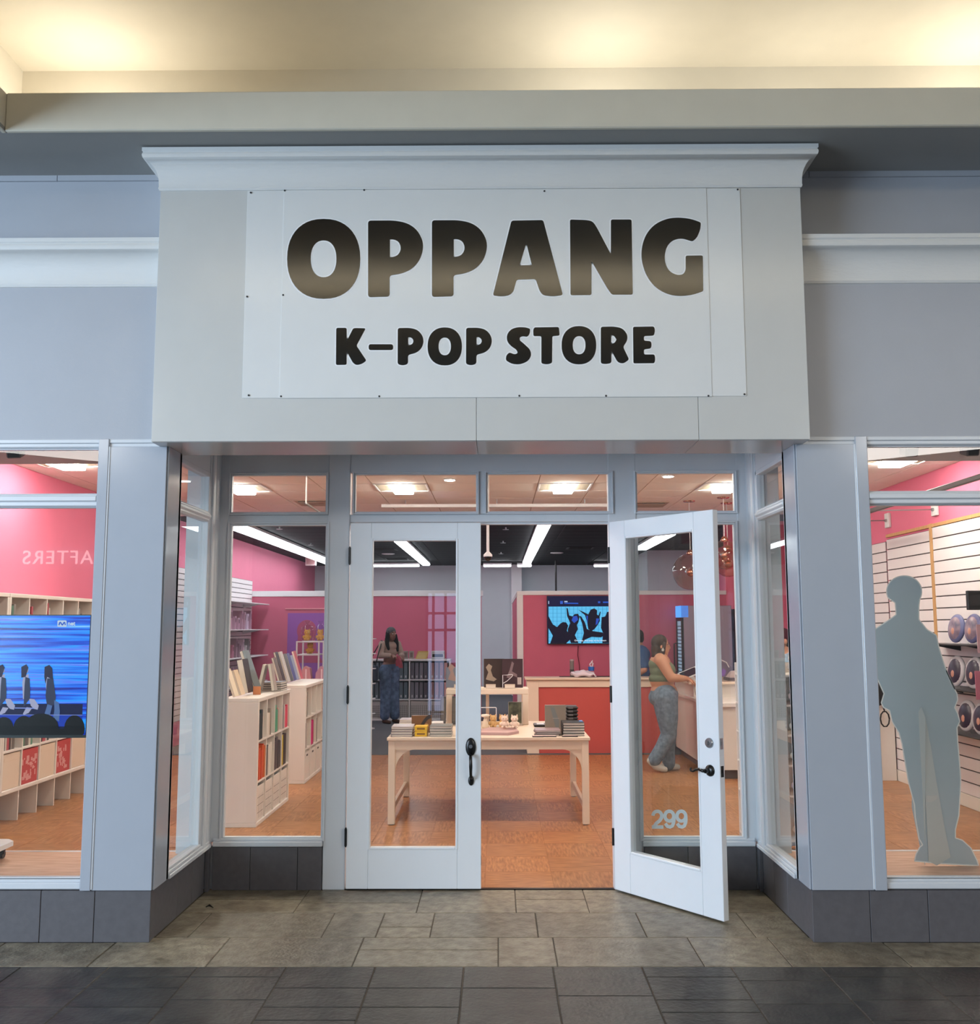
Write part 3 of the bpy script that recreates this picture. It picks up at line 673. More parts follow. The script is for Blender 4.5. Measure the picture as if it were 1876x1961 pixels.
for n, (x0, y0) in enumerate(sorted(LI)):
    cx, cy = x0+tx/2, y0+ty/2
    where = {(-1.07, 5.5): 'above the closed door', (.76, 5.5): 'above the open doorway', (2.59, 5.5): 'behind the globe lamps', (-2.9, 5.5): 'above the side pane near the white shelves', (3.81, 3.67): 'seen in the cut-out figure window', (-4.12, 3.67): 'seen in the blue screen window'}
    nm = [v for k, v in where.items() if abs(k[0]-cx) < .4 and abs(k[1]-cy) < .4]
    t = thing('ceiling_light', 'square recessed ceiling light ' + nm[0] if nm else 'square recessed ceiling light close behind the shop front', 'light', (cx, cy, 3.26), 'recessed lights in the cream ceiling')
    obj('light_frame', MB().box(x0+.006, x0+.03, y0+.006, y0+ty-.006, 3.262, 3.284, .002).box(x0+tx-.03, x0+tx-.006, y0+.006, y0+ty-.006, 3.262, 3.284, .002).box(x0+.03, x0+tx-.03, y0+.006, y0+.03, 3.262, 3.284, .002).box(x0+.03, x0+tx-.03, y0+ty-.03, y0+ty-.006, 3.262, 3.284, .002), M['whitem'], t)
    for a, b in ((x0+.03, cx-.11), (cx+.11, x0+tx-.03)):
        obj('reflector', MB().prism([(a, 3.282), (b, 3.282), (b, 3.270), ((a+b)/2, 3.275), (a, 3.264)], y0+.03, y0+ty-.03), M['lampdim'], t)
    obj('lens', MB().box(cx-.11, cx+.11, y0+.03, y0+ty-.03, 3.226, 3.279, .008), M['lamp'], t)
def stripl(x0, x1, y0, y1, z, label, axis):
    t = thing('strip_light', label, 'light', ((x0+x1)/2, (y0+y1)/2, z), 'fluorescent strips under the black ceiling')
    obj('housing', MB().box(x0, x1, y0, y1, z+.015, z+.058, .004), M['whitem'], t)
    L_ = (y1-y0) if axis == 'y' else (x1-x0); k = max(1, round(L_/1.22))
    for i in range(k):
        if axis == 'y': b = (x0+.008, x1-.008, y0+L_*i/k+.008, y0+L_*(i+1)/k-.008)
        else: b = (x0+L_*i/k+.008, x0+L_*(i+1)/k-.008, y0+.008, y1-.008)
        obj('diffuser', MB().box(*b, z-.03, z+.015, .012), M['strip'], t)
    return t
stripl(-4.03, -3.74, 8.5, 17.6, 3.2, 'long fluorescent strip running back nearest the long pink side wall', 'y')
stripl(-1.80, -1.60, 11.6, 18.2, 3.2, 'long fluorescent strip seen through the closed glass door', 'y')
stripl(.60, .80, 8.6, 17.9, 3.2, 'long fluorescent strip running back above the open doorway', 'y')
stripl(2.66, 2.90, 10.4, 13.6, 3.2, 'fluorescent strip ending beside the pale grey wall block', 'y')
for a, b, s in ((712, 803, 'cross strip light at the back, above the torn paint edge'), (925, 979, 'cross strip light at the back over the passage'), (990, 1018, 'short cross strip light at the back beside the white pillar'), (1137, 1166, 'short cross strip light at the back partly behind the open door')):
    p, q = at(a, 1083, y=18.4), at(b, 1083, y=18.4); stripl(p.x, q.x, 18.3, 18.5, p.z, s, 'x')
# display bays
for sd, a, b in (('left', WL, -2.0), ('right', 1.81, WR)):
    g = sgroup('floor_display_'+sd)
    struct('platform', MB().box(a, b, .12, 1.19, 0, .22), M['plat'], g)
    n = 12
    obj('platform_nosing', MB().box(a, b, 1.19, 1.215, 0, .224, .003), M['whitem'], g)
    struct('ceiling_display_'+sd, MB().box(a-.02 if sd == 'left' else a, b, .12, 1.40, 2.87, 3.27), M['wallpaint'])
# ------------------------------------------------------------------ furniture
def cube_shelf(name, label, cat, x0, x1, y0, y1, z0, z1, ncol, nrow, open_to, m='white', t=.018, edge=.034, group=None, legs=False):
    """grid shelving: outer frame, cross boards, back panel; open_to is the side that is open ('+x' or '-y')"""
    sh = thing(name, label, cat, ((x0+x1)/2, (y0+y1)/2, z0), group)
    sideways = open_to == '+x'
    a0, a1 = (y0, y1) if sideways else (x0, x1)
    def B(a, b, d0, d1, c, e, ch=.003):
        return MB().box(d0, d1, a, b, c, e, ch) if sideways else MB().box(a, b, d0, d1, c, e, ch)
    d0, d1 = (x0, x1) if sideways else (y0, y1)
    obj('top_panel', B(a0, a1, d0, d1, z1-edge, z1), M[m], sh); obj('bottom_panel', B(a0, a1, d0, d1, z0, z0+edge), M[m], sh)
    for a in (a0, a1-edge): obj('side_panel', B(a, a+edge, d0, d1, z0+edge, z1-edge), M[m], sh)
    bk = (d0, d0+.006) if sideways else (d1-.006, d1)
    obj('back_panel', B(a0+edge, a1-edge, bk[0], bk[1], z0+edge, z1-edge, 0), M[m], sh)
    cw = (a1-a0-2*edge-(ncol-1)*t)/ncol; rh = (z1-z0-2*edge-(nrow-1)*t)/nrow
    cells = {}
    for c in range(ncol):
        ca = a0+edge+c*(cw+t)
        if c: obj('divider', B(ca-t, ca, d0+.007, d1-.004, z0+edge, z1-edge, .001), M[m], sh)
        for r in range(nrow):
            cz = z0+edge+r*(rh+t); cells[c, r] = (ca+.001, ca+cw-.001, cz+.001, cz+rh-.001)
            if r: obj('shelf_board', B(ca+.0005, ca+cw-.0005, d0+.007, d1-.005, cz-t, cz, .001), M[m], sh)
    return sh, cells
def rest(nm, label, cat, mb, m, group=None, **k):
    return setp(obj(nm, mb, m, None, **k), label, cat, group)
def book(nm, label, x0, x1, y0, y1, z0, z1, colour, group, page='y', Mx=None, cat='book', spine=None):
    """hard cover album: cover block with a recessed pale page block"""
    b = thing(nm, label, cat, (Mx @ Vector(((x0+x1)/2, (y0+y1)/2, z0))) if Mx is not None else ((x0+x1)/2, (y0+y1)/2, z0), group)
    mb = MB(Mx); t = .003
    dx, dy, dz = x1-x0, y1-y0, z1-z0; k = min(range(3), key=lambda i: (dx, dy, dz)[i])
    if k == 2: mb.box(x0, x1, y0, y1, z0, z0+t, .0008).box(x0, x1, y0, y1, z1-t, z1, .0008).box(x0, x0+t, y0, y1, z0+t, z1-t)
    elif k == 0: mb.box(x0, x0+t, y0, y1, z0, z1, .0008).box(x1-t, x1, y0, y1, z0, z1, .0008).box(x0+t, x1-t, (y1-t) if page == '-y' else y0, y1 if page == '-y' else y0+t, z0, z1)
    else: mb.box(x0, x1, y0, y0+t, z0, z1, .0008).box(x0, x1, y1-t, y1, z0, z1, .0008).box(x1-t, x1, y0+t, y1-t, z0, z1)
    obj('cover', mb, cm(colour, .35), b)
    i = .004
    if k == 2: pg = MB(Mx).box(x0+t, x1-i, y0+i, y1-i, z0+t, z1-t)
    elif k == 0: pg = MB(Mx).box(x0+t, x1-t, y0+t+.001, y1-i, z0+i, z1-i)
    else: pg = MB(Mx).box(x0+i, x1-t, y0+t, y1-t, z0+i, z1-i)
    obj('pages', pg, cm((222, 212, 200), .8), b)
    if spine is not None: obj('cover_print', spine, cm(spine_c(colour), .4), b)
    return b
def spine_c(c): return tuple(min(255, int(v*1.25+30)) for v in c)
CN = {(200,200,200):'pale grey'}
def cname(c):
    r, g, b = c; mx, mn = max(c), min(c)
    if mx-mn < 26: return 'black' if mx < 60 else 'dark grey' if mx < 110 else 'grey' if mx < 170 else 'pale grey' if mx < 215 else 'white'
    if r == mx and g > b+20 and g > .55*r: return 'yellow' if g > .75*r else 'tan' if mx < 200 else 'orange'
    if r == mx: return 'pink' if b > .6*r or (b > g) else ('red' if g < .45*r else 'brown')
    if g == mx: return 'green'
    return 'purple' if r > g+20 else 'blue'
# --- near shelf by the entrance: four columns by three rows, open towards the aisle
N0 = (-2.40, -2.07, 3.12, 4.46)
shA, cA = cube_shelf('cube_shelf', 'white cube shelf nearest the entrance, crowded with displayed albums on top', 'shelf', *N0, 0.0, 1.09, 4, 3, '+x')
shB, cB = cube_shelf('cube_shelf', 'white cube shelf standing behind the nearest one, holding a magenta binder', 'shelf', -2.44, -2.115, 5.50, 6.90, 0.0, 1.065, 4, 3, '+x')
pal = {(0, 1): [(206, 66, 30), (212, 84, 40), (206, 70, 34), (198, 62, 30), (214, 98, 52), (204, 70, 36), (210, 120, 70)], (1, 1): [(44, 42, 46), (206, 198, 188), (228, 222, 214), (222, 214, 204)], (2, 1): [(62, 60, 66), (88, 82, 86), (70, 68, 74), (54, 52, 56)], (3, 1): [(206, 180, 60), (60, 56, 58), (48, 46, 50)],
       (0, 2): [(50, 64, 66), (46, 62, 64), (206, 196, 184)], (1, 2): [(226, 216, 204), (220, 206, 190), (150, 140, 130)], (2, 2): [(66, 150, 120), (84, 162, 130), (196, 150, 140)], (3, 2): [(120, 116, 118), (196, 190, 186), (226, 90, 112), (222, 70, 96)]}
rb = random.Random(11)
ordw = ['first', 'second', 'third', 'fourth', 'fifth', 'sixth', 'seventh', 'eighth', 'ninth']
colw = ['nearest column', 'second column', 'third column', 'farthest column']
for (c, r), cols in pal.items():
    a0, a1, z0, z1 = cA[c, r]; y = a0+.006
    for k, col in enumerate(cols):
        th = rb.uniform(.034, .044) if r == 1 and c == 0 else rb.uniform(.04, .08); hh = (z1-z0)*rb.uniform(.74, .9) if r == 1 else (z1-z0)*rb.uniform(.6, .82)
        if y+th > a1-.004: break
        book('binder', '%s album spine, %s from its near end, %s row, %s, nearest cube shelf' % (cname(col), ordw[k], 'middle' if r == 1 else 'top', colw[c]), -2.36, -2.074-rb.uniform(0, .006), y, y+th, z0, z0+hh, col, 'albums standing in the nearest cube shelf'); y += th+.002
for c in range(4):
    a0, a1, z0, z1 = cA[c, 0]
    bk = thing('storage_box', 'white grid print box, bottom row, %s of the nearest cube shelf' % colw[c], 'box', (-2.22, (a0+a1)/2, z0), 'grid print boxes in the nearest cube shelf')
    zt = z1-.035
    obj('box_front', MB().box(-2.095, -2.085, a0+.006, a1-.006, z0, zt, .002), M['white'], bk)
    obj('box_side', MB().box(-2.36, -2.0955, a0+.006, a0+.014, z0, zt, .001).box(-2.36, -2.0955, a1-.014, a1-.006, z0, zt, .001).box(-2.368, -2.36, a0+.006, a1-.006, z0, zt).box(-2.36, -2.0955, a0+.014, a1-.014, z0, z0+.006), M['white'], bk)
    gm = MB(); w_ = a1-a0-.012
    for k in range(1, 4): gm.box(-2.0848, -2.0843, a0+.006+w_*.06, a1-.006-w_*.06, z0+(zt-z0)*k*.22, z0+(zt-z0)*k*.22+.004)
    for k in range(1, 6): gm.box(-2.0848, -2.0843, a0+.006+w_*k/6, a0+.006+w_*k/6+.003, z0+.02, z0+(zt-z0)*.75)
    obj('grid_print', gm, cm((120, 112, 112), .7), bk)
for (c, r), cols in {(0, 2): [(92, 72, 62), (206, 196, 180), (110, 96, 84)], (0, 1): [(104, 84, 84), (200, 190, 180)], (1, 1): [(206, 30, 124), (212, 36, 130), (176, 40, 70)], (2, 1): [(120, 110, 110)], (3, 2): [(200, 60, 80)]}.items():
    a0, a1, z0, z1 = cB[c, r]; y = a0+.01
    for k, col in enumerate(cols):
        th = .05 if r == 1 else .03
        book('binder', '%s binder, %s in the %s row, %s, cube shelf behind the nearest' % (cname(col), ordw[k], 'middle' if r == 1 else 'top', colw[c]), -2.40, -2.122, y, y+th, z0, z0+(z1-z0)*.85, col, 'binders in the second cube shelf'); y += th+.004
for c in range(4):
    a0, a1, z0, z1 = cB[c, 0]
    bk = thing('drawer_box', 'plain white drawer box, %s, cube shelf behind the nearest' % colw[c], 'box', (-2.25, (a0+a1)/2, z0), 'plain white boxes in the second cube shelf')
    obj('box_body', MB().box(-2.40, -2.125, a0+.004, a1-.004, z0, z1-.03, .003), M['white'], bk)
    obj('hand_slot', MB().box(-2.1255, -2.1245, (a0+a1)/2-.045, (a0+a1)/2+.045, z1-.075, z1-.055), M['groove'], bk)
# display books on top of the near shelf
ZT = 1.09
def lean(nm, label, px, py_b, y, w_, h_, t_, col, tilt, group, yaw=0, cat='book', deco=None):
    """an album standing on the shelf top, leaning back by tilt about its foot"""
    p = at(px, py_b, y=y)
    Mx = Matrix.Translation((p.x, y, ZT+.002+abs(sin(tilt))*0)) @ Matrix.Rotation(yaw, 4, 'Z') @ Matrix.Rotation(tilt, 4, 'Y')
    return book(nm, label, 0, t_, -w_/2, w_/2, 0, h_, col, group, Mx=Mx, cat=cat)
DG = 'albums displayed on top of the nearest cube shelf'
for i, (px, y, w_, h_, t_, col, tl, lb) in enumerate([
    (452, 3.20, .13, .25, .020, (226, 206, 178), -19, 'cream album leaning at the near end of the cube shelf top'),
    (463, 3.36, .14, .23, .026, (222, 196, 164), -19, 'tan album leaning just behind the cream one at the near end of the shelf top'),
    (472, 3.56, .20, .31, .055, (44, 44, 48), -12, 'thick black album box leaning near the front of the cube shelf top'),
    (492, 3.82, .24, .40, .030, (92, 100, 100), -20, 'tall glossy grey album with a white edge on the cube shelf top'),
    (498, 4.06, .02, .26, .03, (178, 166, 158), 12, 'pale album of a tent pair, leaning towards the aisle on the shelf top'),
    (527, 4.06, .02, .26, .03, (172, 160, 152), -10, 'pale album of a tent pair, leaning away from the aisle on the shelf top')]):
    p = at(px, 1325, y=y)
    Mx = Matrix.Translation((p.x-.01, y, ZT+.002+abs(sin(R(tl)))*t_)) @ Matrix.Rotation(R(tl), 4, 'Y')
    book('album', lb, 0, t_, -w_/2-(.1 if w_ < .1 else 0), w_/2, 0, h_, col, DG, Mx=Mx, page='-y')
# second shelf top row of leaning albums
for i, (px, py0, h_, col, lb) in enumerate([(527, 1300, .30, (104, 92, 86), 'grey brown album standing behind the tent pair'), (541, 1301, .36, (52, 42, 44), 'dark album with a brown cover, row on the second shelf'), (550, 1301, .36, (198, 192, 190), 'silver glossy album in the row on the second shelf'),
        (556, 1300, .33, (88, 92, 94), 'grey album in the row on the second shelf'), (562, 1299, .33, (70, 86, 148), 'blue album in the row on the second shelf'), (567, 1298, .30, (150, 164, 196), 'pale blue album in the row on the second shelf'), (575, 1297, .35, (206, 96, 110), 'coral pink album at the end of the row on the second shelf')]):
    p = at(px, py0, z=1.066); yy = 5.56 + i*.17
    p = at(px, py0, y=yy)
    Mx = Matrix.Translation((max(min(p.x, -2.20), -2.42), yy, 1.076)) @ Matrix.Rotation(R(-17), 4, 'Y')
    book('album', lb, 0, .025, -.07, .07, 0, h_, col, 'albums leaning on the second cube shelf', Mx=Mx, page='-y')
# stack of four flat books
for k in range(4):
    z = ZT+.001+k*.021
    book('flat_book', 'pale edged dark book, %s of the flat stack on the nearest cube shelf' % ['bottom', 'second from bottom', 'second from top', 'topmost'][k], -2.34+.006*(k % 2), -2.09, 4.10, 4.38, z, z+.020, (62, 54, 54), 'stack of books on the nearest cube shelf')
rest('album_card', 'small orange card propped behind the glossy grey album', 'card', MB().box(-2.24, -2.17, 3.60, 3.61, ZT, ZT+.075, .001), cm((206, 130, 84)))
# --- long cube shelving on the left side wall, two units
big = []
for i, (y0, y1, lb) in enumerate(((1.62, 3.09, 'tall white cube shelf with fabric boxes on the side wall, nearest the display window'), (3.095, 4.92, 'tall white cube shelf with red patterned boxes behind the large screen'))):
    sh, ce = cube_shelf('cube_shelf', lb, 'shelf', WL+.02, -4.27, y0, y1, .262, 2.005, 4 if i == 0 else 5, 5, '+x')
    n = 4 if i == 0 else 5
    for k in range(n+1):
        y = min(y0 + (y1-y0)*k/n, y1-.018); obj('foot_panel', MB().box(WL+.02, -4.285, y, y+.018, 0.0, .262, .001), M['white'], sh)
    obj('kick_panel', MB().box(WL+.03, WL+.05, y0+.02, y1-.02, 0.0, .26), cm((150, 136, 130), .6), sh)
    big.append(ce)
for i, ce in enumerate(big):
    for (c, r), (a0, a1, z0, z1) in ce.items():
        if r == 0:
            red = i == 1 and c in (1, 3)
            b = thing('fabric_box', ('red fabric box with a pink block pattern, %s of the two behind the screen' % ('nearer' if c == 1 else 'farther') if red else 'plain beige fabric box, %s cube of the %s' % (ordw[c], 'tall shelf behind the screen' if i else 'tall shelf by the window')), 'box', (-4.4, (a0+a1)/2, z0), 'fabric boxes in the tall cube shelves')
            obj('box_body', MB().box(WL+.05, -4.285, a0+.005, a1-.005, z0, z1-.012, .004), M['cream_t'] if not red else cm((186, 72, 72), .8), b)
            if red:
                mb = MB(); rp = random.Random(5+c)
                for k in range(26):
                    yy = rp.uniform(a0+.02, a1-.06); zz = rp.uniform(z0+.01, z1-.10); mb.box(-4.2845, -4.2838-.00002*k, yy, yy+rp.choice((.02, .03, .05)), zz, zz+rp.choice((.015, .03, .05)))
                obj('block_pattern', mb, cm((214, 150, 148), .8), b)
            else: obj('hand_flap', MB().box(-4.2848, -4.283, a0+.04, a1-.04, z1-.075, z1-.045, .0005), M['cream_t'], b)
        elif r in (1, 4) and i == 1 or (r in (1, 4) and i == 0 and c == 3):
            y = a0+.02; k = 0; rp = random.Random(c*7+r+i)
            while y < a1-.07 and k < (6 if r == 1 else 3):
                th = rp.uniform(.018, .05); col = rp.choice([(60, 56, 58), (200, 192, 184), (178, 80, 90), (150, 146, 140), (110, 104, 100), (90, 130, 110)])
                hh = (z1-z0)*rp.uniform(.55, .9)
                book('album', '%s album, %s in its cube, %s row, %s cube, tall shelf %s' % (cname(col), ordw[k], 'second' if r == 1 else 'top', ordw[c], 'behind the screen' if i else 'by the window'), -4.55, -4.30, y, y+th, z0, z0+hh, col, 'albums in the tall cube shelves'); y += th+.003; k += 1
# --- white display table in the entrance
tb = thing('display_table', 'white display table facing the open doors, covered with albums and boxes', 'table', (-.08, 3.9, 0), None)
TX0, TX1, TY0, TY1, TZ = -.965, .805, 3.20, 4.72, .745
obj('tabletop', MB().box(TX0, TX1, TY0, TY1, TZ-.028, TZ, .004), M['cream_t'], tb)
obj('apron', MB().box(TX0+.05, TX1-.05, TY0+.02, TY0+.045, TZ-.105, TZ-.0285).box(TX0+.05, TX1-.05, TY1-.045, TY1-.02, TZ-.105, TZ-.0285).box(TX0+.03, TX0+.055, TY0+.05, TY1-.05, TZ-.105, TZ-.0285).box(TX1-.055, TX1-.03, TY0+.05, TY1-.05, TZ-.105, TZ-.0285), M['cream_t'], tb)
for sx in (0, 1):
    for yy in (TY0+.015, TY1-.075):
        x = TX0+.012 if sx == 0 else TX1-.072
        lg = obj('leg', MB().box(x, x+.06, yy, yy+.06, .006, TZ-.0285, .003), M['cream_t'], tb); obj('foot_pad', MB().cyl((x+.03, yy+.03, 0), (x+.03, yy+.03, .006), .02, 10), M['steel'], lg)
    x = TX0+.022 if sx == 0 else TX1-.052
    obj('stretcher', MB().box(x, x+.03, TY0+.075, TY1-.075, .10, .155, .003), M['cream_t'], tb)
    mb = MB(); n = 10; pts = [(TX0+.072, TZ-.106), (TX0+.072, TZ-.30)]
    for k in range(n+1):
        a = pi - pi/2*k/n; pts.append((TX0+.072+.17+.17*cos(a), TZ-.30+.194*sin(a)-.0))
    if sx: pts = [(TX0+TX1-p[0], p[1]) for p in pts]
    obj('arch_bracket', MB().prism(pts, TY0+.03, TY0+.05), M['cream_t'], tb)
    ya = TY0+.075; pts = [(ya, TZ-.106), (ya, TZ-.33)] + [(ya+.2-.2*cos(pi/2*k/n), TZ-.33+.222*sin(pi/2*k/n)) for k in range(n+1)]
    obj('arch_bracket', MB().prism(pts, x, x+.03, 'x'), M['cream_t'], tb)
# riser table standing on it
rs = thing('riser_stand', 'small white riser on the display table, dark albums standing on it', 'stand', (-.1, 4.5, TZ))
RX0, RX1, RY0, RY1, RZ = -.508, .308, 4.33, 4.68, 1.095
obj('riser_top', MB().box(RX0, RX1, RY0, RY1, RZ-.055, RZ, .004), M['cream_t'], rs)
for x in (RX0+.002, RX1-.062):
    for y in (RY0+.005, RY1-.06): obj('leg', MB().box(x, x+.06, y, y+.055, TZ+.001, RZ-.0555, .003), M['cream_t'], rs)
obj('centre_post', MB().box(-.118, -.085, RY1-.05, RY1-.015, TZ+.001, RZ-.0555, .002), M['cream_t'], rs)
# --- counters
ct = thing('service_counter', 'cream counter with a coral red front panel below the wall screen', 'counter', (1.4, 8.4, 0))
obj('countertop', MB().box(.375, 2.30, 8.06, 8.50, .985, 1.012, .004), M['cream_t'], ct)
obj('corner_post', MB().box(.40, .56, 8.10, 8.14, 0.0, .985, .003), M['cream_t'], ct); obj('top_rail', MB().box(.56, 2.28, 8.10, 8.14, .885, .985, .003), M['cream_t'], ct)
obj('front_panel', MB().box(.56, 2.28, 8.125, 8.14, 0.0, .885), M['red'], ct); obj('end_panel', MB().box(.40, .42, 8.14, 8.46, 0.0, .985), M['cream_t'], ct)
wc = thing('checkout_counter', 'white stepped checkout counter beside the woman in jeans', 'counter', (3.0, 6.9, 0))
obj('plinth', MB().box(2.46, 4.05, 5.86, 8.0, 0.0, .10), cm((96, 84, 80), .6), wc)
obj('counter_body', MB().box(2.40, 4.06, 5.80, 8.03, .10, .80, .003), M['white'], wc)
obj('lower_top', MB().box(2.36, 4.07, 5.75, 8.05, .80, .845, .004), M['white'], wc)
obj('upper_body', MB().box(2.40, 4.06, 6.75, 8.03, .845, 1.0, .003), M['white'], wc)
obj('upper_top', MB().box(2.33, 4.07, 6.68, 8.05, 1.0, 1.025, .004), M['cream_t'], wc)
# --- back cube shelf with the binders, seen through the closed door
p0 = at(705, 1262, y=12.9); p1 = at(868, 1262, y=12.9)
shC, cC = cube_shelf('cube_shelf', 'white cube shelf of grey binders against the rose partition behind the standing woman', 'shelf', -2.38, -.86, 12.9, 13.26, 0.0, 1.115, 4, 3, '-y', m='whitem', t=.022, edge=.034)
for (c, r), (a0, a1, z0, z1) in cC.items():
    if r == 0:
        b = thing('wire_basket', 'grey wire basket, bottom row, %s cube of the back binder shelf' % ordw[c], 'basket', ((a0+a1)/2, 13.05, z0), 'wire baskets in the binder shelf')
        obj('liner', MB().box(a0+.01, a1-.01, 12.93, 13.2, z0, z1-.015, .004), cm((196, 192, 190), .7), b)
        mb = MB()
        for k in range(1, 9): mb.cyl((a0+(a1-a0)*k/9, 12.925, z0+.01), (a0+(a1-a0)*k/9, 12.925, z1-.09), .0022, 4)
        for k in range(1, 7): mb.cyl((a0+.015, 12.925, z0+k*.038), (a1-.015, 12.925, z0+k*.038), .0022, 4)
        obj('wire_grid', mb, M['bronze'], b)
    else:
        base = [(104, 116, 126), (96, 112, 124), (108, 104, 118), (190, 150, 152)][c]
        for k in range(4):
            x = a0+.008+k*(a1-a0-.016)/4; wd = (a1-a0-.016)/4*.78
            v = random.Random(c*31+r*7+k).uniform(.8, 1.15); col = tuple(int(min(255, q*v)) for q in base)
            b = thing('binder', '%s binder, %s in its cube, %s row, %s cube of the back binder shelf' % (cname(col), ordw[k], 'middle' if r == 1 else 'top', ordw[c]), 'binder', (x+wd/2, 13.05, z0), 'binders in the back shelf')
            obj('cover', MB().box(x, x+wd, 12.93, 13.2, z0, z1-.03, .004), cm(col, .5), b); obj('spine_label', MB().box(x+wd*.3, x+wd*.7, 12.929, 12.9305, z0+.03, z0+.07), cm((190, 190, 196), .6), b)
# things on top of it
for px0, px1, h_, col, nm, lb in ((771, 781, .12, (150, 138, 132), 'photo_block', 'small grey brown photo block beside the woman on the binder shelf'), (783, 792, .12, (158, 146, 138), 'photo_block', 'small grey brown photo block next to the yellow folder on the binder shelf')):
    a, b = at(px0, 1262, y=12.98), at(px1, 1262, y=12.98); t = thing(nm, lb, 'frame', ((a.x+b.x)/2, 13, 1.117), 'photo blocks on the binder shelf')
    obj('frame', MB().box(a.x, b.x, 12.98, 13.02, 1.118, 1.118+.145, .003), cm(col), t); obj('photo', MB().box(a.x+.02, b.x-.02, 12.978, 12.9805, 1.145, 1.235), cm((110, 92, 88)), t)
a, b = at(795, 1262, y=12.98), at(820, 1262, y=12.98); t = thing('display_folder', 'yellow tray folder propped up on the binder shelf', 'folder', ((a.x+b.x)/2, 13, 1.117))
obj('folder_back', MB().prism([(a.x, 1.118), (b.x-.03, 1.118), (b.x+.02, 1.262), (a.x+.05, 1.262)], 12.98, 13.0), cm((206, 170, 96)), t); obj('folder_sheet', MB().prism([(a.x+.025, 1.13), (b.x-.045, 1.13), (b.x-.005, 1.24), (a.x+.065, 1.24)], 12.975, 12.98), cm((214, 192, 128)), t)
a, b = at(826, 1262, y=12.98), at(851, 1262, y=12.98); t = thing('display_box', 'pale grey box with a black slot at the end of the binder shelf', 'box', ((a.x+b.x)/2, 13.05, 1.117))
obj('box_body', MB().box(a.x, b.x, 12.98, 13.15, 1.118, 1.262, .006), cm((190, 188, 186)), t); obj('slot', MB().box(a.x+.015, b.x-.03, 12.978, 12.981, 1.15, 1.205, .001), M['black'], t)
# spiral rack at the very side of the door glass
rk = thing('ladder_rack', 'narrow white rack with stub shelves beside the standing woman', 'rack', (-2.16, 11.4, 0))
obj('post', MB().cyl((-2.165, 11.4, .03), (-2.165, 11.4, 1.53), .028, 10), M['whitem'], rk, smooth='auto'); obj('foot_disc', MB().lathe([(.10, 0), (.10, .02), (.03, .035)], (-2.165, 11.4, 0), 16), M['whitem'], rk, smooth='auto')
for k in range(6): obj('stub_shelf', MB().box(-2.20, -2.06, 11.34, 11.46, .25+k*.25, .265+k*.25, .003), M['whitem'], rk)
# --- rack with bagged plush toys behind the second shelf
rk = thing('plush_rack', 'white lattice rack with a golden plush toy, in front of the purple poster', 'rack', (-3.3, 9.8, 0))
a, b = at(567, 1300, y=9.8), at(660, 1300, y=9.8); zt = at(567, 1228, y=9.8).z; z2 = at(567, 1253, y=9.8).z
for x in (a.x, a.x+.34, b.x):
    for y in (9.8, 10.3): obj('upright', MB().box(x-.012, x+.012, y-.012, y+.012, 0, zt, .002), M['whitem'], rk)
for z in (.35, .8, z2): obj('rack_shelf', MB().box(a.x+.013, a.x+.327, 9.8, 10.3, z-.02, z, .003), M['whitem'], rk)
obj('top_rail', MB().box(a.x, b.x, 9.79, 9.81, zt-.02, zt, .002).box(a.x, b.x, 10.29, 10.31, zt-.02, zt, .002).box(a.x+.013, b.x, 9.811, 10.289, zt-.012, zt-.004), M['whitem'], rk)
for k in range(6): obj('lattice_slat', MB().box(a.x+.40+k*.085, a.x+.44+k*.085, 9.785, 9.80, .2, zt, .002), M['whitem'], rk)
def plush(nm, label, c, s, col, bagged=False, ears=True, group=None):
    t = thing(nm, label, 'plush toy', (c[0], c[1], c[2]), group)
    obj('body', MB().sphere((c[0], c[1], c[2]+s*.42), (s*.42, s*.36, s*.44), 16, 10), cm(col, .95), t, smooth=True)
    hd = obj('head', MB().sphere((c[0], c[1]-s*.05, c[2]+s*1.0), (s*.40, s*.34, s*.34), 16, 10), cm(col, .95), t, smooth=True)
    for sx in (-1, 1):
        if ears: obj('ear', MB().cyl((c[0]+sx*s*.24, c[1], c[2]+s*1.22), (c[0]+sx*s*.30, c[1], c[2]+s*1.45), s*.13, 10, s*.03), cm(col, .95), t, smooth=True)
        obj('paw', MB().sphere((c[0]+sx*s*.40, c[1]-s*.18, c[2]+s*.45), (s*.15, s*.13, s*.2), 10, 8), cm(col, .95), t, smooth=True)
        obj('foot', MB().sphere((c[0]+sx*s*.22, c[1]-s*.34, c[2]+s*.14), (s*.16, s*.2, s*.14), 10, 8), cm(col, .95), t, smooth=True)
        obj('eye', MB().sphere((c[0]+sx*s*.14, c[1]-s*.37, c[2]+s*1.03), s*.035, 8, 6), M['black'], hd, smooth=True)
    obj('muzzle', MB().sphere((c[0], c[1]-s*.37, c[2]+s*.92), (s*.10, s*.06, s*.07), 10, 8), cm(tuple(min(255, int(v*1.08)) for v in col), .95), hd, smooth=True)
    return t
plush('plush_toy', 'golden plush toy sitting on the shelf of the lattice rack', (a.x+.17, 10.0, z2+.004), .125, (212, 160, 82))
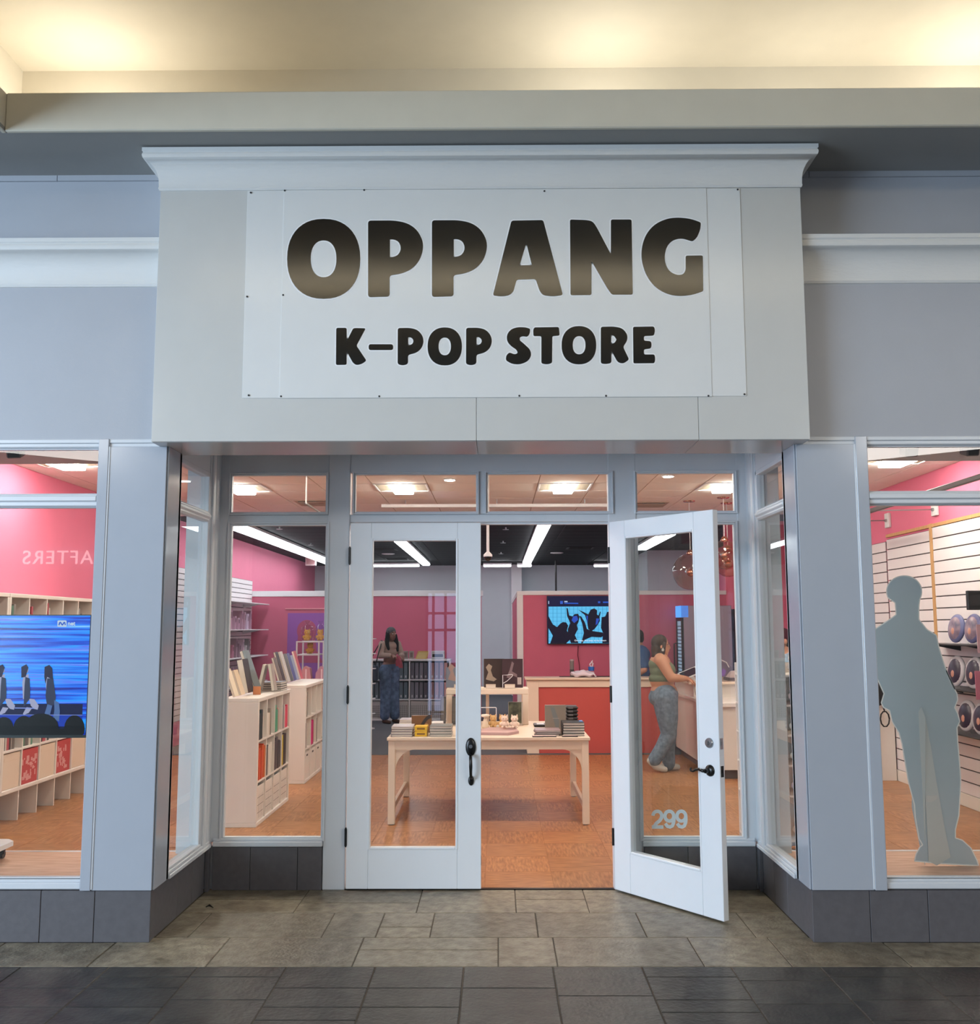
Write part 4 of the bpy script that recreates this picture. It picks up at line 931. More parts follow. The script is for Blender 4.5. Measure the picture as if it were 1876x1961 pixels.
for k, px in enumerate((588, 613, 638)):
    p = at(px, 1228, y=10.05)
    plush('bagged_plush', ['golden plush toy in a clear bag, first on top of the lattice rack', 'golden plush toy in a clear bag, second on top of the lattice rack', 'pale plush toy in a clear bag at the end of the lattice rack top'][k], (p.x, 10.05, zt+.008), .125, [(222, 168, 78), (224, 172, 92), (196, 176, 186)][k], group='bagged plush toys on the lattice rack')
    bm_ = MB().lathe([(.092, 0.002), (.097, .12), (.094, .21), (.04, .25), (.018, .27), (.06, .31)], (p.x, 10.05, zt), 14)
    rest('plastic_bag', ['clear gift bag around the first golden plush on the lattice rack', 'clear gift bag around the second golden plush on the lattice rack', 'clear gift bag around the pale plush on the lattice rack'][k], 'bag', bm_, M['clear'], 'clear bags on the lattice rack', smooth=True)
for px, py, lb, col in ((590, 1300, 'pink parcel propped behind the second cube shelf', (188, 130, 140)), (612, 1300, 'mauve parcel beside the pink parcel behind the second cube shelf', (178, 130, 150))):
    p = at(px+(4 if px > 600 else -4), py, y=7.9); q = at(px, 1280, y=7.9)
    t = thing('gift_parcel', lb, 'parcel', (p.x, 7.95, .9)); obj('parcel_body', MB().prism([(p.x-.09, .9), (p.x+.08, .9), (p.x+.05, q.z), (p.x-.02, q.z+.03), (p.x-.08, q.z-.06)], 7.88, 8.02), cm(col), t); obj('ribbon', MB().box(p.x-.01, p.x+.01, 7.875, 8.025, .9, q.z-.01, .001), cm((220, 190, 200)), t)
t = thing('low_shelf', 'low white shelf carrying the pink and mauve parcels', 'shelf', (-2.9, 8.0, 0)); obj('shelf_top', MB().box(-3.3, -2.45, 7.7, 8.3, .86, .898, .003), M['whitem'], t)
for x in (-3.28, -2.5): obj('side_panel', MB().box(x, x+.03, 7.72, 8.28, 0, .86, .002), M['whitem'], t)
obj('blue_backing', MB().box(-3.2, -2.6, 8.24, 8.26, .3, .8), cm((44, 74, 150)), t)
# purple poster on the partition
a, b = at(551, 1174, y=13.29), at(640, 1268, y=13.29)
t = thing('wall_poster', 'purple poster with a rose silhouette on the partition', 'poster', ((a.x+b.x)/2, 13.29, b.z))
obj('poster_sheet', MB().box(a.x, b.x, 13.288, 13.294, b.z-.3, a.z, .001), cm((150, 88, 168)), t)
c = at(587, 1208, y=13.28); mb = MB().prism([(c.x+.185*cos(2*pi*k/30), c.z+.205*sin(2*pi*k/30)) for k in range(30)], 13.286, 13.288); mb.prism([(c.x-.16, c.z-.05), (c.x+.16, c.z-.05), (c.x+.19, c.z-.36), (c.x+.32, c.z-.6), (c.x-.25, c.z-.6), (c.x-.18, c.z-.36)], 13.2866, 13.2876)
obj('silhouette', mb, cm((176, 80, 112)), t)
# picture rail line above the poster
p = at(546, 1166, y=13.29); q = at(640, 1166, y=13.29); rest('picture_rail', 'thin pale rail on the partition above the purple poster', 'rail', MB().box(p.x, q.x, 13.282, 13.298, p.z-.012, p.z+.012, .002), cm((214, 140, 150)))
# --- slatwall on the left side wall with product shelves
def slatwall(par, plane, s, a0, a1, z0, z1, n, m='slat', th=.016):
    """horizontal boards with dark grooves on a wall x=plane, proud towards s"""
    obj('backing', MB().box(plane, plane+s*.006, a0, a1, z0, z1), M['groove'], par)
    h = (z1-z0)/n
    for k in range(n): tile('slat', M[m], par, *sorted((plane+s*.0062, plane+s*th)), a0+.001, a1-.001, z0+k*h+.005, z0+(k+1)*h-.006, .002)
sw = sgroup('wall_slat_left')
slatwall(sw, WL, 1, 8.6, 13.26, .35, 2.58, 26)
Pf = lambda px, py: at(px, py, x=-4.3)
for i, (py, lb) in enumerate(((1163, 'highest white shelf on the slatwall, empty'), (1201, 'second white shelf on the slatwall, with white folders'), (1239, 'third white shelf on the slatwall, with bags and sleeves'), (1276, 'lowest white shelf on the slatwall'))):
    z = 2.14 - i*.47
    t = thing('wall_shelf', lb, 'shelf', (WL+.2, 11.5, z), 'shelves on the slatwall'); obj('shelf_board', MB().box(WL+.018, WL+.36, 9.3, 13.2, z-.018, z, .003), M['whitem'], t)
    for y in (9.6, 11.2, 12.6): obj('bracket', MB().prism([(WL+.018, z-.02), (WL+.33, z-.02), (WL+.018, z-.09)], y, y+.012), M['whitem'], t)
    if i == 0: continue
    rp = random.Random(40+i)
    y = 9.5; k = 0
    while y < 12.9 and k < 12:
        wd = rp.uniform(.14, .26); hh = rp.uniform(.18, .34); col = rp.choice([(196, 168, 186), (150, 124, 138), (206, 200, 206), (110, 96, 104), (180, 120, 140), (130, 128, 134)]) if i > 1 else rp.choice([(206, 184, 206), (220, 206, 216), (178, 140, 158)])
        t = thing('merch_pack', '%s carded pack, %s along the %s slatwall shelf' % (cname(col), ordw[k] if k < 9 else ['tenth', 'eleventh', 'twelfth'][k-9], ordw[i]), 'pack', (WL+.2, y, z), 'packs on the slatwall shelves')
        obj('card', MB().box(WL+.08, WL+.30, y, y+wd*.5, z+.001, z+hh, .004), cm(col, .3), t); obj('header', MB().box(WL+.301, WL+.303, y+.02, y+wd*.5-.02, z+hh*.55, z+hh*.85), cm(tuple(int(v*.7) for v in col), .4), t)
        y += wd+.03; k += 1
# --- slatwall on the right side wall
sr = sgroup('wall_slat_right')
for a0, a1, z1 in ((.3, 2.0, 2.70), (2.02, 4.50, 2.70), (4.56, 5.70, 2.68), (5.74, 6.6, 2.66)): slatwall(sr, WR, -1, a0, a1, .12, z1, 22)
for y in (2.01, 4.53): struct('slat_trim', MB().box(WR-.024, WR, y-.028, y+.028, .10, 2.74, .003), M['oak'], sr)
struct('slat_trim', MB().box(WR-.022, WR, .3, 5.70, 2.70, 2.735, .003), M['oak'], sr); struct('baseboard', MB().box(WR-.022, WR, .3, 6.6, 0, .12, .003), M['white'], sr)
# wall bag stand at the end
t = thing('end_cabinet', 'plain white cabinet end below the black hanging bag', 'cabinet', (4.27, 5.8, 0)); obj('end_panel', MB().box(4.08, 4.42, 5.68, 5.70, 0, .95, .003), M['white'], t); obj('cabinet_body', MB().box(4.08, 4.42, 5.70, 6.4, 0, .95, .003), M['white'], t)
p = at(1683, 1328, y=5.62); t = thing('tote_bag', 'black bag with a dangling loop strap beside the cut-out figure', 'bag', (p.x, 5.55, .95)); obj('bag_body', MB().sphere((p.x, 5.628, p.z), (.07, .0535, .135), 14, 10), M['blackm'], t, smooth=True)
c = at(1694, 1377, y=5.6); obj('strap', MB().tube([(c.x+.05*cos(a_/10*2*pi), 5.6, c.z+.085*sin(a_/10*2*pi)) for a_ in range(11)], .008, 6), M['blackm'], t, smooth=True); obj('strap_anchor', MB().tube([(c.x, 5.6, c.z+.085), (p.x+.02, 5.6, p.z-.10)], .008, 6), M['blackm'], t)
# ------------------------------------------------------------------ goods on the display table
def flat_stack(nm, label, x0, x1, y0, y1, z, n, h, cols, group, cat='album', yaw=0.02):
    rr_ = random.Random(int(x0*1000) + n)
    for k in range(n):
        zz = z + .001 + k*(h+.0012); a = rr_.uniform(-yaw, yaw); cx, cy = (x0+x1)/2, (y0+y1)/2
        Mx = Matrix.Translation((cx, cy, zz)) @ Matrix.Rotation(a, 4, 'Z')
        lab = label % (['topmost', 'second from the top', 'third from the top', 'fourth from the top', 'fifth from the top', 'sixth from the top', 'seventh from the top'][n-1-k])
        book(nm, lab, -(x1-x0)/2, (x1-x0)/2, -(y1-y0)/2, (y1-y0)/2, 0, h, cols[k % len(cols)], group, Mx=Mx, cat=cat)
    return z + n*(h+.0012)
def xr(px0, px1, y, py=1410): return at(px0, py, y=y).x, at(px1, py, y=y).x
a, b = xr(749, 790, 3.27); flat_stack('flat_album', 'mauve grey album, %s of the stack at the table corner', a, b, 3.25, 3.52, TZ, 4, .021, [(124, 108, 112), (150, 138, 140), (108, 92, 98), (176, 166, 168)], 'albums stacked at the table corner')
a, b = xr(794, 818, 3.30)
for k in range(2):
    t = thing('yellow_box', ['lower of two small yellow boxes on the display table', 'upper of two small yellow boxes on the display table'][k], 'box', ((a+b)/2, 3.35, TZ), 'yellow boxes on the display table'); z = TZ+.001+k*.045
    obj('box_body', MB().box(a, b, 3.28, 3.42, z, z+.043, .002), cm((232, 184, 46), .35), t); obj('box_label', MB().box(a+.02, b-.02, 3.279, 3.2802, z+.014, z+.030), cm((140, 100, 40), .4), t)
a, b = xr(823, 865, 3.3); flat_stack('flat_album', 'grey green album, %s of the stack beside the yellow boxes', a, b, 3.26, 3.50, TZ, 4, .022, [(124, 124, 118), (136, 136, 128), (120, 118, 112)], 'albums stacked beside the yellow boxes')
a, b = xr(788, 826, 3.62); p = at(800, 1370, y=3.62)
t = thing('boxed_album', 'brown boxed album with a dark curved print standing on the table', 'album', ((a+b)/2, 3.63, TZ)); z0 = TZ+.001
obj('box_body', MB().box(a, b, 3.60, 3.64, z0, p.z, .002), cm((122, 84, 52), .3), t)
c = (a+b)/2; mb = MB(); ar = [(a+.06+.11*k/8, z0+.03+.13*sin(k/8*pi/2)) for k in range(9)]
mb.prism(ar + [(q[0]+.012, q[1]-.03) for q in ar[::-1]], 3.5985, 3.6); obj('cover_print', mb, cm((54, 44, 40)), t); obj('round_sticker', MB().cyl((b-.045, 3.5995, z0+.06), (b-.045, 3.598, z0+.06), .022, 16), cm((196, 152, 104)), t)
a, b = xr(766, 797, 4.02, 1390); zt = flat_stack('flat_album', 'white album, %s of the stack behind the brown boxed one', a, b, 3.95, 4.18, TZ, 4, .020, [(160, 148, 152), (196, 188, 190), (224, 218, 220)], 'white albums behind the brown boxed one')
a, b = xr(827, 848, 4.0, 1390); t = thing('white_box', 'white box with a black slot behind the brown boxed album', 'box', ((a+b)/2, 4, TZ)); obj('box_body', MB().box(a, b, 3.95, 4.10, TZ+.001, TZ+.06, .003), cm((226, 216, 214)), t); obj('slot', MB().box(a+.02, b-.03, 3.949, 3.9505, TZ+.02, TZ+.038), M['black'], t)
for px0, px1, y, lb in ((843, 853, 4.72, 'dark framed print on a stand behind the riser leg'), (865, 885, 4.25, 'dark framed print below the riser beside its leg')):
    y = min(y, 4.25) if px0 > 850 else 4.22
    a, b = xr(px0, px1, y, 1375); Mx = Matrix.Translation((a, y, TZ+.012)) @ Matrix.Rotation(R(-7), 4, 'X')
    t = thing('framed_print', lb, 'frame', (a, y, TZ), 'framed prints under the riser'); obj('frame', MB(Mx).box(0, b-a, 0, .012, 0, .27, .002), cm((70, 64, 60)), t); obj('print', MB(Mx).box(.008, b-a-.008, -.001, 0, .03, .255), cm((96, 88, 80), .3), t); obj('foot', MB().box(a, b, y-.01, y+.05, TZ+.001, TZ+.008, .001), cm((190, 176, 160)), t)
# albums on the riser
for px0, px1, py, yw, lb, col, ph in ((926, 966, 1265, 0, 'dark album standing on the riser, pale figure printed on it', (60, 46, 42), (150, 130, 112)), (961, 1001, 1263, 0, 'dark plum album with a pale label on the riser', (66, 46, 50), (120, 96, 98)), (853, 892, 1287, 0, 'grey album with a photo print on the riser behind the closed door', (112, 116, 128), (150, 120, 112))):
    a, b = xr(px0, px1, 4.42 if py < 1266 else 4.40, 1290); yy = 4.46 if px0 != 961 else 4.425; h_ = .285 if py < 1280 else .20
    Mx = Matrix.Translation((a, yy, RZ+.006)) @ Matrix.Rotation(R(-8), 4, 'X')
    t = thing('boxed_album', lb, 'album', (a, yy, RZ), 'albums standing on the riser')
    obj('box_body', MB(Mx).box(0, b-a, 0, .022, 0, h_, .001), cm(col, .25), t)
    pp = [(.02, .08), (.05, .07), (.10, .06), (.13, .08), (.09, .11), (.07, .17), (.085, .21), (.05, .235), (.02, .20), (.045, .15)]
    if px0 == 961: pp = [(.045, .10), (.07, .09), (.11, .12), (.15, .10), (.15, .13), (.10, .16), (.12, .24), (.10, .26), (.075, .17)]
    obj('cover_print', MB(Mx).prism(pp, -.0012, 0), cm(ph, .4), t)
    if px0 == 961: obj('price_label', MB(Mx).box(b-a-.055, b-a-.015, -.0014, -.0002, .03, .10), cm((176, 160, 156)), t)
for px0, px1, lb in ((930, 949, 'cream label stand before the pale figure album on the riser'), (966, 986, 'cream label stand before the plum album on the riser'), (869, 886, 'cream label stand before the grey album on the riser')):
    a, b = xr(px0, px1, 4.36, 1315); t = thing('label_stand', lb, 'label', ((a+b)/2, 4.37, RZ), 'label stands on the riser'); obj('label_face', MB().prism([(4.355, RZ+.001), (4.40, RZ+.001), (4.395, RZ+.006), (4.372, RZ+.042), (4.365, RZ+.040)], a, b, 'x'), cm((206, 184, 164)), t); obj('label_card', MB().box(a+.006, b-.006, 4.3525, 4.3545, RZ+.004, RZ+.03), cm((222, 206, 190)), t)
c = at(974, 1299, y=4.405); t = thing('wire_hook', 'thin wire display loop in front of the dark riser albums', 'stand', (c.x, 4.405, RZ)); obj('wire_loop', MB().tube([(c.x-.06, 4.40, RZ+.001), (c.x-.06, 4.40, RZ+.13)] + [(c.x-.0+.06*sin(k/8*pi)-.06*(1-k/8)*0 - .06*cos(k/8*pi)*0 - .02, 4.40, RZ+.13+.03*sin(k/8*pi)-.06*k/8) for k in range(9)] + [(c.x-.055, 4.40, RZ+.05)], .003, 6), M['whitem'], t)
# plush cats under the riser, paired
for px, py, y, s, col, lb in ((944, 1397, 4.05, .085, (206, 168, 116), 'tan plush cat seated under the riser, beside the wire stand'), (962, 1397, 4.05, .085, (210, 170, 118), 'second tan plush cat under the riser, behind the cream pair'), (966, 1407, 3.72, .085, (232, 206, 186), 'cream plush cat of the front pair, nearer the wire stand'), (985, 1407, 3.72, .085, (234, 210, 190), 'cream plush cat of the front pair, nearer the riser leg')):
    p = at(px, py, y=y); plush('plush_cat', lb, (p.x, y, TZ+.005 if y > 3.9 else TZ+.029), s, col, group='plush cats under the riser')
t = thing('flat_sleeve', 'mauve flat bag lying under the cream plush cats', 'bag', (.05, 3.6, TZ)); a, b = xr(926, 994, 3.6, 1410)
obj('sleeve', MB().prism([(a-.05, 3.40), (b-.10, 3.36), (b-.005, 3.52), (b-.03, 3.86), (a+.05, 3.88), (a-.09, 3.6)], TZ+.001, TZ+.022, 'z'), cm((182, 148, 146), .4), t); obj('flap', MB().prism([(a-.05, 3.42), (b-.11, 3.38), (b-.02, 3.5), (a-.04, 3.52)], TZ+.0221, TZ+.0245, 'z'), cm((200, 166, 162), .4), t)
a, b = xr(973, 1001, 4.28, 1375); Mx = Matrix.Translation((a, 4.24, TZ+.004)) @ Matrix.Rotation(R(-8), 4, 'X')
t = thing('photo_card', 'dark leafy photo print leaning under the riser', 'picture', (a, 4.24, TZ)); obj('board', MB(Mx).box(0, b-a, 0, .006, 0, .225, .001), cm((166, 152, 140)), t); obj('print', MB(Mx).box(.003, b-a-.014, -.001, -.0002, .02, .222), mat('leafy_print', (28, 28, 22), .4, var=.6, vscale=14, tint=(96, 96, 74)), t)
a, b = xr(925, 950, 4.1, 1375); t = thing('wire_stand', 'pale wire stand bent at right angles beside the tan plush cats', 'stand', (b, 4.16, TZ)); zt = at(940, 1355, y=4.16).z
obj('wire', MB().tube([(a-.05, 4.16, zt), (b-.004, 4.16, zt), (b, 4.16, zt-.004), (b, 4.16, TZ+.001)], .004, 6), M['whitem'], t); obj('foot', MB().box(b-.03, b+.02, 4.14, 4.18, TZ+.0005, TZ+.004), M['whitem'], t)
t = thing('trophy_cup', 'small cream cup shaped ornament beside the door edge on the table', 'ornament', (-.12, 4.0, TZ)); p = at(929, 1396, y=4.0); obj('stem', MB().lathe([(.03, .001), (.032, .02), (.02, .07), (.012, .10)], (p.x, 4.0, TZ), 14), cm((222, 204, 180)), t, smooth=True); obj('bowl', MB().lathe([(.012, .10), (.04, .11), (.045, .125), (.03, .13)], (p.x, 4.0, TZ), 14), cm((230, 214, 196)), t, smooth=True)
# end of the table by the open door
a, b = xr(1020, 1072, 3.38); zt = flat_stack('flat_album', 'mauve album, %s of the loose stack before the grey standing album', a+.02, b, 3.30, 3.54, TZ, 3, .016, [(120, 100, 102), (90, 76, 80), (150, 126, 130)], 'albums stacked before the grey standing one', yaw=.12)
for k, (px0, px1, py, lb) in enumerate(((1019, 1040, 1409, 'black edged photo card at the front of the table near the mauve stack'), (1037, 1065, 1412, 'black edged photo card overlapping its neighbour at the table front'), (1076, 1106, 1412, 'black edged photo card in front of the black album stack'))):
    a, b = xr(px0, px1, 3.24); t = thing('photo_card', lb, 'card', ((a+b)/2, 3.25, TZ), 'photo cards at the table front'); obj('card_body', MB().box(a, b, 3.205+.01*k, 3.275, TZ+.001, TZ+.010, .001), cm((40, 34, 34)), t); obj('card_face', MB().box(a+.004, b-.004, 3.21+.01*k, 3.27, TZ+.0101, TZ+.0112), cm((214, 186, 180)), t)
a, b = xr(1076, 1117, 3.42); flat_stack('flat_album', 'black album, %s of the black stack at the table end', a, b, 3.30, 3.56, TZ, 5, .022, [(34, 32, 34), (28, 27, 29)], 'black albums at the table end')
a, b = xr(1043, 1083, 3.66, 1380); z1 = at(1060, 1350, y=3.66).z; t = thing('boxed_album', 'grey album with slanting print standing before the black pile', 'album', ((a+b)/2, 3.66, TZ)); obj('box_body', MB().box(a, b, 3.64, 3.67, TZ+.001, z1, .002), cm((136, 124, 112), .3), t)
obj('cover_print', MB().prism([(a+.05, z1-.02), (a+.085, z1-.02), (a+.13, TZ+.10), (a+.13, TZ+.03), (a+.10, TZ+.03)], 3.6388, 3.6399), cm((120, 122, 120)), t); obj('title_line', MB().box(a+.07, b-.06, 3.6386, 3.6398, (TZ+z1)/2, (TZ+z1)/2+.004), cm((170, 156, 144)), t)
p0, p1 = at(1083, 1400, y=3.75), at(1107, 1352, y=3.75); hh = (p1.z-TZ-.002)/7
for k in range(7):
    z = TZ+.001+k*hh; t = thing('black_case', 'rounded black case with a grey band, %s of the tall pile' % ['bottom', 'second from the bottom', 'third from the bottom', 'middle', 'third from the top', 'second from the top', 'top'][k], 'case', ((p0.x+p1.x)/2, 3.8, z), 'black cases in the tall pile')
    obj('case_body', MB().box(p0.x, p1.x, 3.75, 3.92, z, z+hh-.002, .012), cm((40, 38, 40), .45), t); obj('band', MB().box(p0.x+.025, p0.x+.07, 3.7485, 3.7505, z+.006, z+hh-.008, .0005), cm((96, 92, 94), .4), t)
p = at(1033, 1385, y=4.2); t = thing('phone_case', 'black and white handset lying on the table behind the grey album', 'handset', (p.x, 4.2, TZ)); obj('body', MB().box(p.x-.06, p.x+.07, 4.08, 4.3, TZ+.001, TZ+.022, .008), M['black'], t); obj('screen', MB().box(p.x-.03, p.x+.04, 4.12, 4.24, TZ+.0221, TZ+.026, .001), cm((214, 210, 214)), t)
rest('blue_tag', 'small blue tag lying on the black albums at the table end', 'tag', MB().box(at(1108, 1392, y=3.45).x, at(1115, 1392, y=3.45).x, 3.40, 3.47, TZ+.1175, TZ+.121, .001), cm((92, 140, 214)))
# ------------------------------------------------------------------ on the counters
CT = 1.0125
p = at(1095, 1290, y=8.42); t = thing('bottle', 'slim grey patterned bottle standing on the service counter', 'bottle', (p.x, 8.42, CT)); obj('bottle_body', MB().lathe([(.028, .001), (.03, .01), (.03, .20), (.028, .215)], (p.x, 8.42, CT), 16), cm((120, 112, 108), .35), t, smooth='auto'); obj('cap', MB().lathe([(.031, .2155), (.031, .235), (.028, .237)], (p.x, 8.42, CT), 16), cm((176, 160, 160), .3), t, smooth='auto'); obj('print_band', MB().lathe([(.0305, .05), (.0307, .10)], (p.x, 8.42, CT), 16), cm((70, 66, 66)), t)
p = at(1132, 1290, y=8.43); t = thing('tissue_cup', 'clear cup with a blue band and wisps of tissue on the counter', 'cup', (p.x, 8.43, CT)); obj('cup', MB().lathe([(.035, .001), (.042, .13)], (p.x, 8.43, CT), 16), M['clear'], t, smooth='auto'); obj('blue_band', MB().lathe([(.040, .08), (.044, .135)], (p.x, 8.43, CT), 16), cm((42, 108, 190), .4), t, smooth='auto')
obj('tissue', MB().tube([(p.x, 8.43, CT+.12), (p.x-.02, 8.43, CT+.17), (p.x+.01, 8.42, CT+.20), (p.x+.02, 8.43, CT+.225)], [.012, .008, .01, .003], 6).tube([(p.x+.01, 8.43, CT+.12), (p.x+.025, 8.43, CT+.18), (p.x, 8.44, CT+.215)], [.01, .009, .003], 6), cm((232, 220, 226)), t, smooth=True)
p = at(1115, 1297, y=8.2); t = thing('plastic_bag', 'crumpled white plastic bag lying on the service counter', 'bag', (p.x, 8.2, CT))
mb = MB().sphere((p.x, 8.2, CT+.045), (.165, .09, .043), 26, 14); rb2 = random.Random(2)
mb.v = [Vector((v.x, v.y, max(CT+.001, v.z + .022*sin(v.x*38+1)*cos(v.y*30) + rb2.uniform(-.006, .006)))) for v in mb.v]
obj('bag_body', mb, cm((226, 214, 222), .35), t, smooth=True); obj('bag_handle', MB().tube([(p.x+.10, 8.16, CT+.03), (p.x+.15, 8.14, CT+.05), (p.x+.18, 8.14, CT+.01)], .012, 6), cm((226, 214, 222), .35), t, smooth=True)
a, b = at(1071, 1297, y=8.3).x, at(1200, 1297, y=8.3).x; rest('counter_mat', 'thin black mat along the back of the service counter', 'mat', MB().box(a, b, 8.31, 8.37, CT, CT+.008, .002), M['blackm'])
UT = 1.0255
p = at(1316, 1296, y=7.05); t = thing('tablet_stand', 'white tablet till tilted on its stand before the woman in jeans', 'tablet', (p.x, 7.05, UT)); Mx = Matrix.Translation((p.x+.02, 7.05, UT+.09)) @ Matrix.Rotation(R(-22), 4, 'Y') @ Matrix.Rotation(R(28), 4, 'X')
obj('tablet_body', MB(Mx).box(-.13, .13, -.09, .09, -.006, .006, .004), M['whitem'], t); obj('screen', MB(Mx).box(-.105, .105, -.072, .072, .0062, .0072, .0004), cm((40, 46, 60), .15), t); obj('stand_base', MB().prism([(p.x-.05, UT+.001), (p.x+.10, UT+.001), (p.x+.07, UT+.055), (p.x, UT+.035)], 7.0, 7.1), M['whitem'], t)
p = at(1385, 1310, y=6.9); t = thing('carrier_bag', 'clear printed carrier bag standing on the checkout counter', 'bag', (p.x, 6.9, UT)); obj('bag_body', MB().prism([(p.x-.10, UT+.001), (p.x+.06, UT+.001), (p.x+.10, UT+.17), (p.x+.02, UT+.24), (p.x-.05, UT+.20)], 6.86, 6.98), M['clear'], t); obj('bag_print', MB().prism([(p.x-.05, UT+.08), (p.x+.0, UT+.06), (p.x+.03, UT+.13), (p.x-.01, UT+.16)], 6.857, 6.859), cm((120, 90, 160)), t); obj('bag_handle', MB().tube([(p.x-.06, 6.92, UT+.19), (p.x-.02, 6.92, UT+.265), (p.x+.05, 6.92, UT+.23), (p.x+.08, 6.92, UT+.17)], .006, 6), M['whitem'], t)
p = at(1400, 1316, y=6.95); t = thing('cash_tray', 'dark edged tray on the checkout counter beside the carrier bag', 'tray', (p.x, 6.95, UT)); obj('tray_body', MB().box(p.x-.02, p.x+.30, 7.0, 7.3, UT+.001, UT+.035, .004), cm((96, 84, 84)), t); obj('tray_lid', MB().prism([(p.x+.0, UT+.036), (p.x+.28, UT+.036), (p.x+.2, UT+.13), (p.x+.06, UT+.11)], 7.05, 7.25), cm((206, 186, 178)), t)
t = thing('drinks_fridge', 'tall grey drinks fridge with a lit glass door behind the counter', 'fridge', (3.0, 8.95, 0))
FX, FY0, FY1, FZ = 2.64, 8.74, 9.18, 2.0
obj('cabinet', MB().box(FX+.03, 3.36, FY0, FY1, .0, FZ, .006), cm((150, 148, 168), .4), t)
dr = obj('door_frame', MB().box(FX, FX+.028, FY0, FY0+.05, .15, FZ-.17, .003).box(FX, FX+.028, FY1-.05, FY1, .15, FZ-.17, .003).box(FX, FX+.028, FY0+.05, FY1-.05, FZ-.22, FZ-.17).box(FX, FX+.028, FY0+.05, FY1-.05, .15, .20), M['black'], t)
obj('glass_panel', MB().box(FX+.012, FX+.016, FY0+.05, FY1-.05, .20, FZ-.22), emit('fridge_interior', (150, 172, 196), .8), dr); mb = MB()
for k in range(30): mb.box(FX+.009, FX+.0118, FY0+.055, FY1-.055, .25+k*.05, .262+k*.05)
obj('shelf_lines', mb, cm((84, 98, 116)), dr); obj('door_handle', MB().tube([(FX-.002, FY1-.03, 1.05), (FX-.04, FY1-.03, 1.06), (FX-.04, FY1-.03, 1.45), (FX-.002, FY1-.03, 1.46)], .010, 8), M['black'], dr, smooth=True)
obj('lit_header', MB().box(FX-.004, FX+.028, FY0, FY1, FZ-.165, FZ, .003), emit('fridge_sign', (70, 150, 255), 1.6), t); obj('header_front', MB().box(FX-.002, FX+.10, FY0-.006, FY0-.001, FZ-.165, FZ, .001), emit('fridge_sign_side', (80, 140, 235), 1.0), t)
t = thing('black_cabinet', 'tall dark cabinet edge beside the drinks fridge', 'cabinet', (3.46, 9.0, 0)); obj('side_panel', MB().box(3.40, 3.53, 8.80, 9.18, 0, 1.95, .004), cm((44, 26, 40)), t); obj('door', MB().box(3.405, 3.525, 8.785, 8.799, .05, 1.9, .002), cm((52, 30, 46)), t)
# ------------------------------------------------------------------ big screen in the display window
TVX0, TVX1, TVY, TVZ0, TVZ1 = -3.965, -2.594, .75, 1.012, 1.785
t = thing('display_screen', 'large screen in the display window showing performers on a blue stage', 'screen', (-3.28, TVY, TVZ0))
obj('back_shell', MB().box(TVX0, TVX1, TVY+.002, TVY+.045, TVZ0, TVZ1, .006), M['black'], t)
obj('bezel', MB().box(TVX0, TVX1, TVY-.003, TVY+.0015, TVZ0, TVZ0+.018).box(TVX0, TVX1, TVY-.003, TVY+.0015, TVZ1-.006, TVZ1).box(TVX0, TVX0+.006, TVY-.003, TVY+.0015, TVZ0+.018, TVZ1-.006).box(TVX1-.006, TVX1, TVY-.003, TVY+.0015, TVZ0+.018, TVZ1-.006), M['black'], t)
def streaks(name):
    m = bpy.data.materials.new(name); m.use_nodes = True; nt = m.node_tree; n = nt.nodes; L = nt.links; b = n['Principled BSDF']
    tc = n.new('ShaderNodeTexCoord'); mp = n.new('ShaderNodeMapping'); mp.inputs['Scale'].default_value = (.55, 1, 26); mp.inputs['Rotation'].default_value = (0, R(-3), 0)
    nz = n.new('ShaderNodeTexNoise'); nz.inputs['Scale'].default_value = 1.6; nz.inputs['Detail'].default_value = 3; nz.inputs['Distortion'].default_value = .4
    cr = n.new('ShaderNodeValToRGB'); e = cr.color_ramp.elements
    e[0].position = .30; e[0].color = lin((6, 20, 120)); e[1].position = .72; e[1].color = lin((120, 200, 255))
    for p_, c_ in ((.40, (14, 50, 190)), (.47, (16, 100, 232)), (.56, (24, 150, 250)), (.63, (90, 100, 235))):
        q = e.new(p_); q.color = lin(c_)
    L.new(tc.outputs['Object'], mp.inputs[0]); L.new(mp.outputs[0], nz.inputs[0]); L.new(nz.outputs['Fac'], cr.inputs[0])
    b.inputs['Base Color'].default_value = (.01, .01, .01, 1); b.inputs['Roughness'].default_value = .2; L.new(cr.outputs[0], b.inputs['Emission Color']); b.inputs['Emission Strength'].default_value = 1.1; return m
scr = obj('screen', MB().box(TVX0+.006, TVX1-.006, TVY, TVY+.0018, TVZ0+.018, TVZ1-.006), streaks('screen_streaks'), t)
ly = [TVY-.0001]
def flat(parent, nm, polys, m, ox, oy, sc, y, step=.00012):
    mb = MB()
    for pl in polys:
        ly[0] -= step; mb.prism([(min(LIM[1], max(LIM[0], at(ox+q[0]/sc, oy+q[1]/sc, y=y).x)), min(LIM[3], max(LIM[2], at(ox+q[0]/sc, oy+q[1]/sc, y=y).z))) for q in pl], ly[0]-.00008, ly[0])
    return obj(nm, mb, m, parent)
def circ(cx, cy, rx, ry, n=18): return [(cx+rx*cos(2*pi*k/n), cy+ry*sin(2*pi*k/n)) for k in range(n)]
T1 = (0, 1120, 3.63, TVY); LIM = (TVX0+.006, TVX1-.006, TVZ0+.018, TVZ1-.006)
E_ = lambda c, s=.8: emit('screen_tone_%d_%d_%d' % c, c, s)
flat(scr, 'stage_band', [[(-1400, 825), (575, 828), (568, 1040), (-1400, 1040)]], E_((8, 16, 70)), *T1)
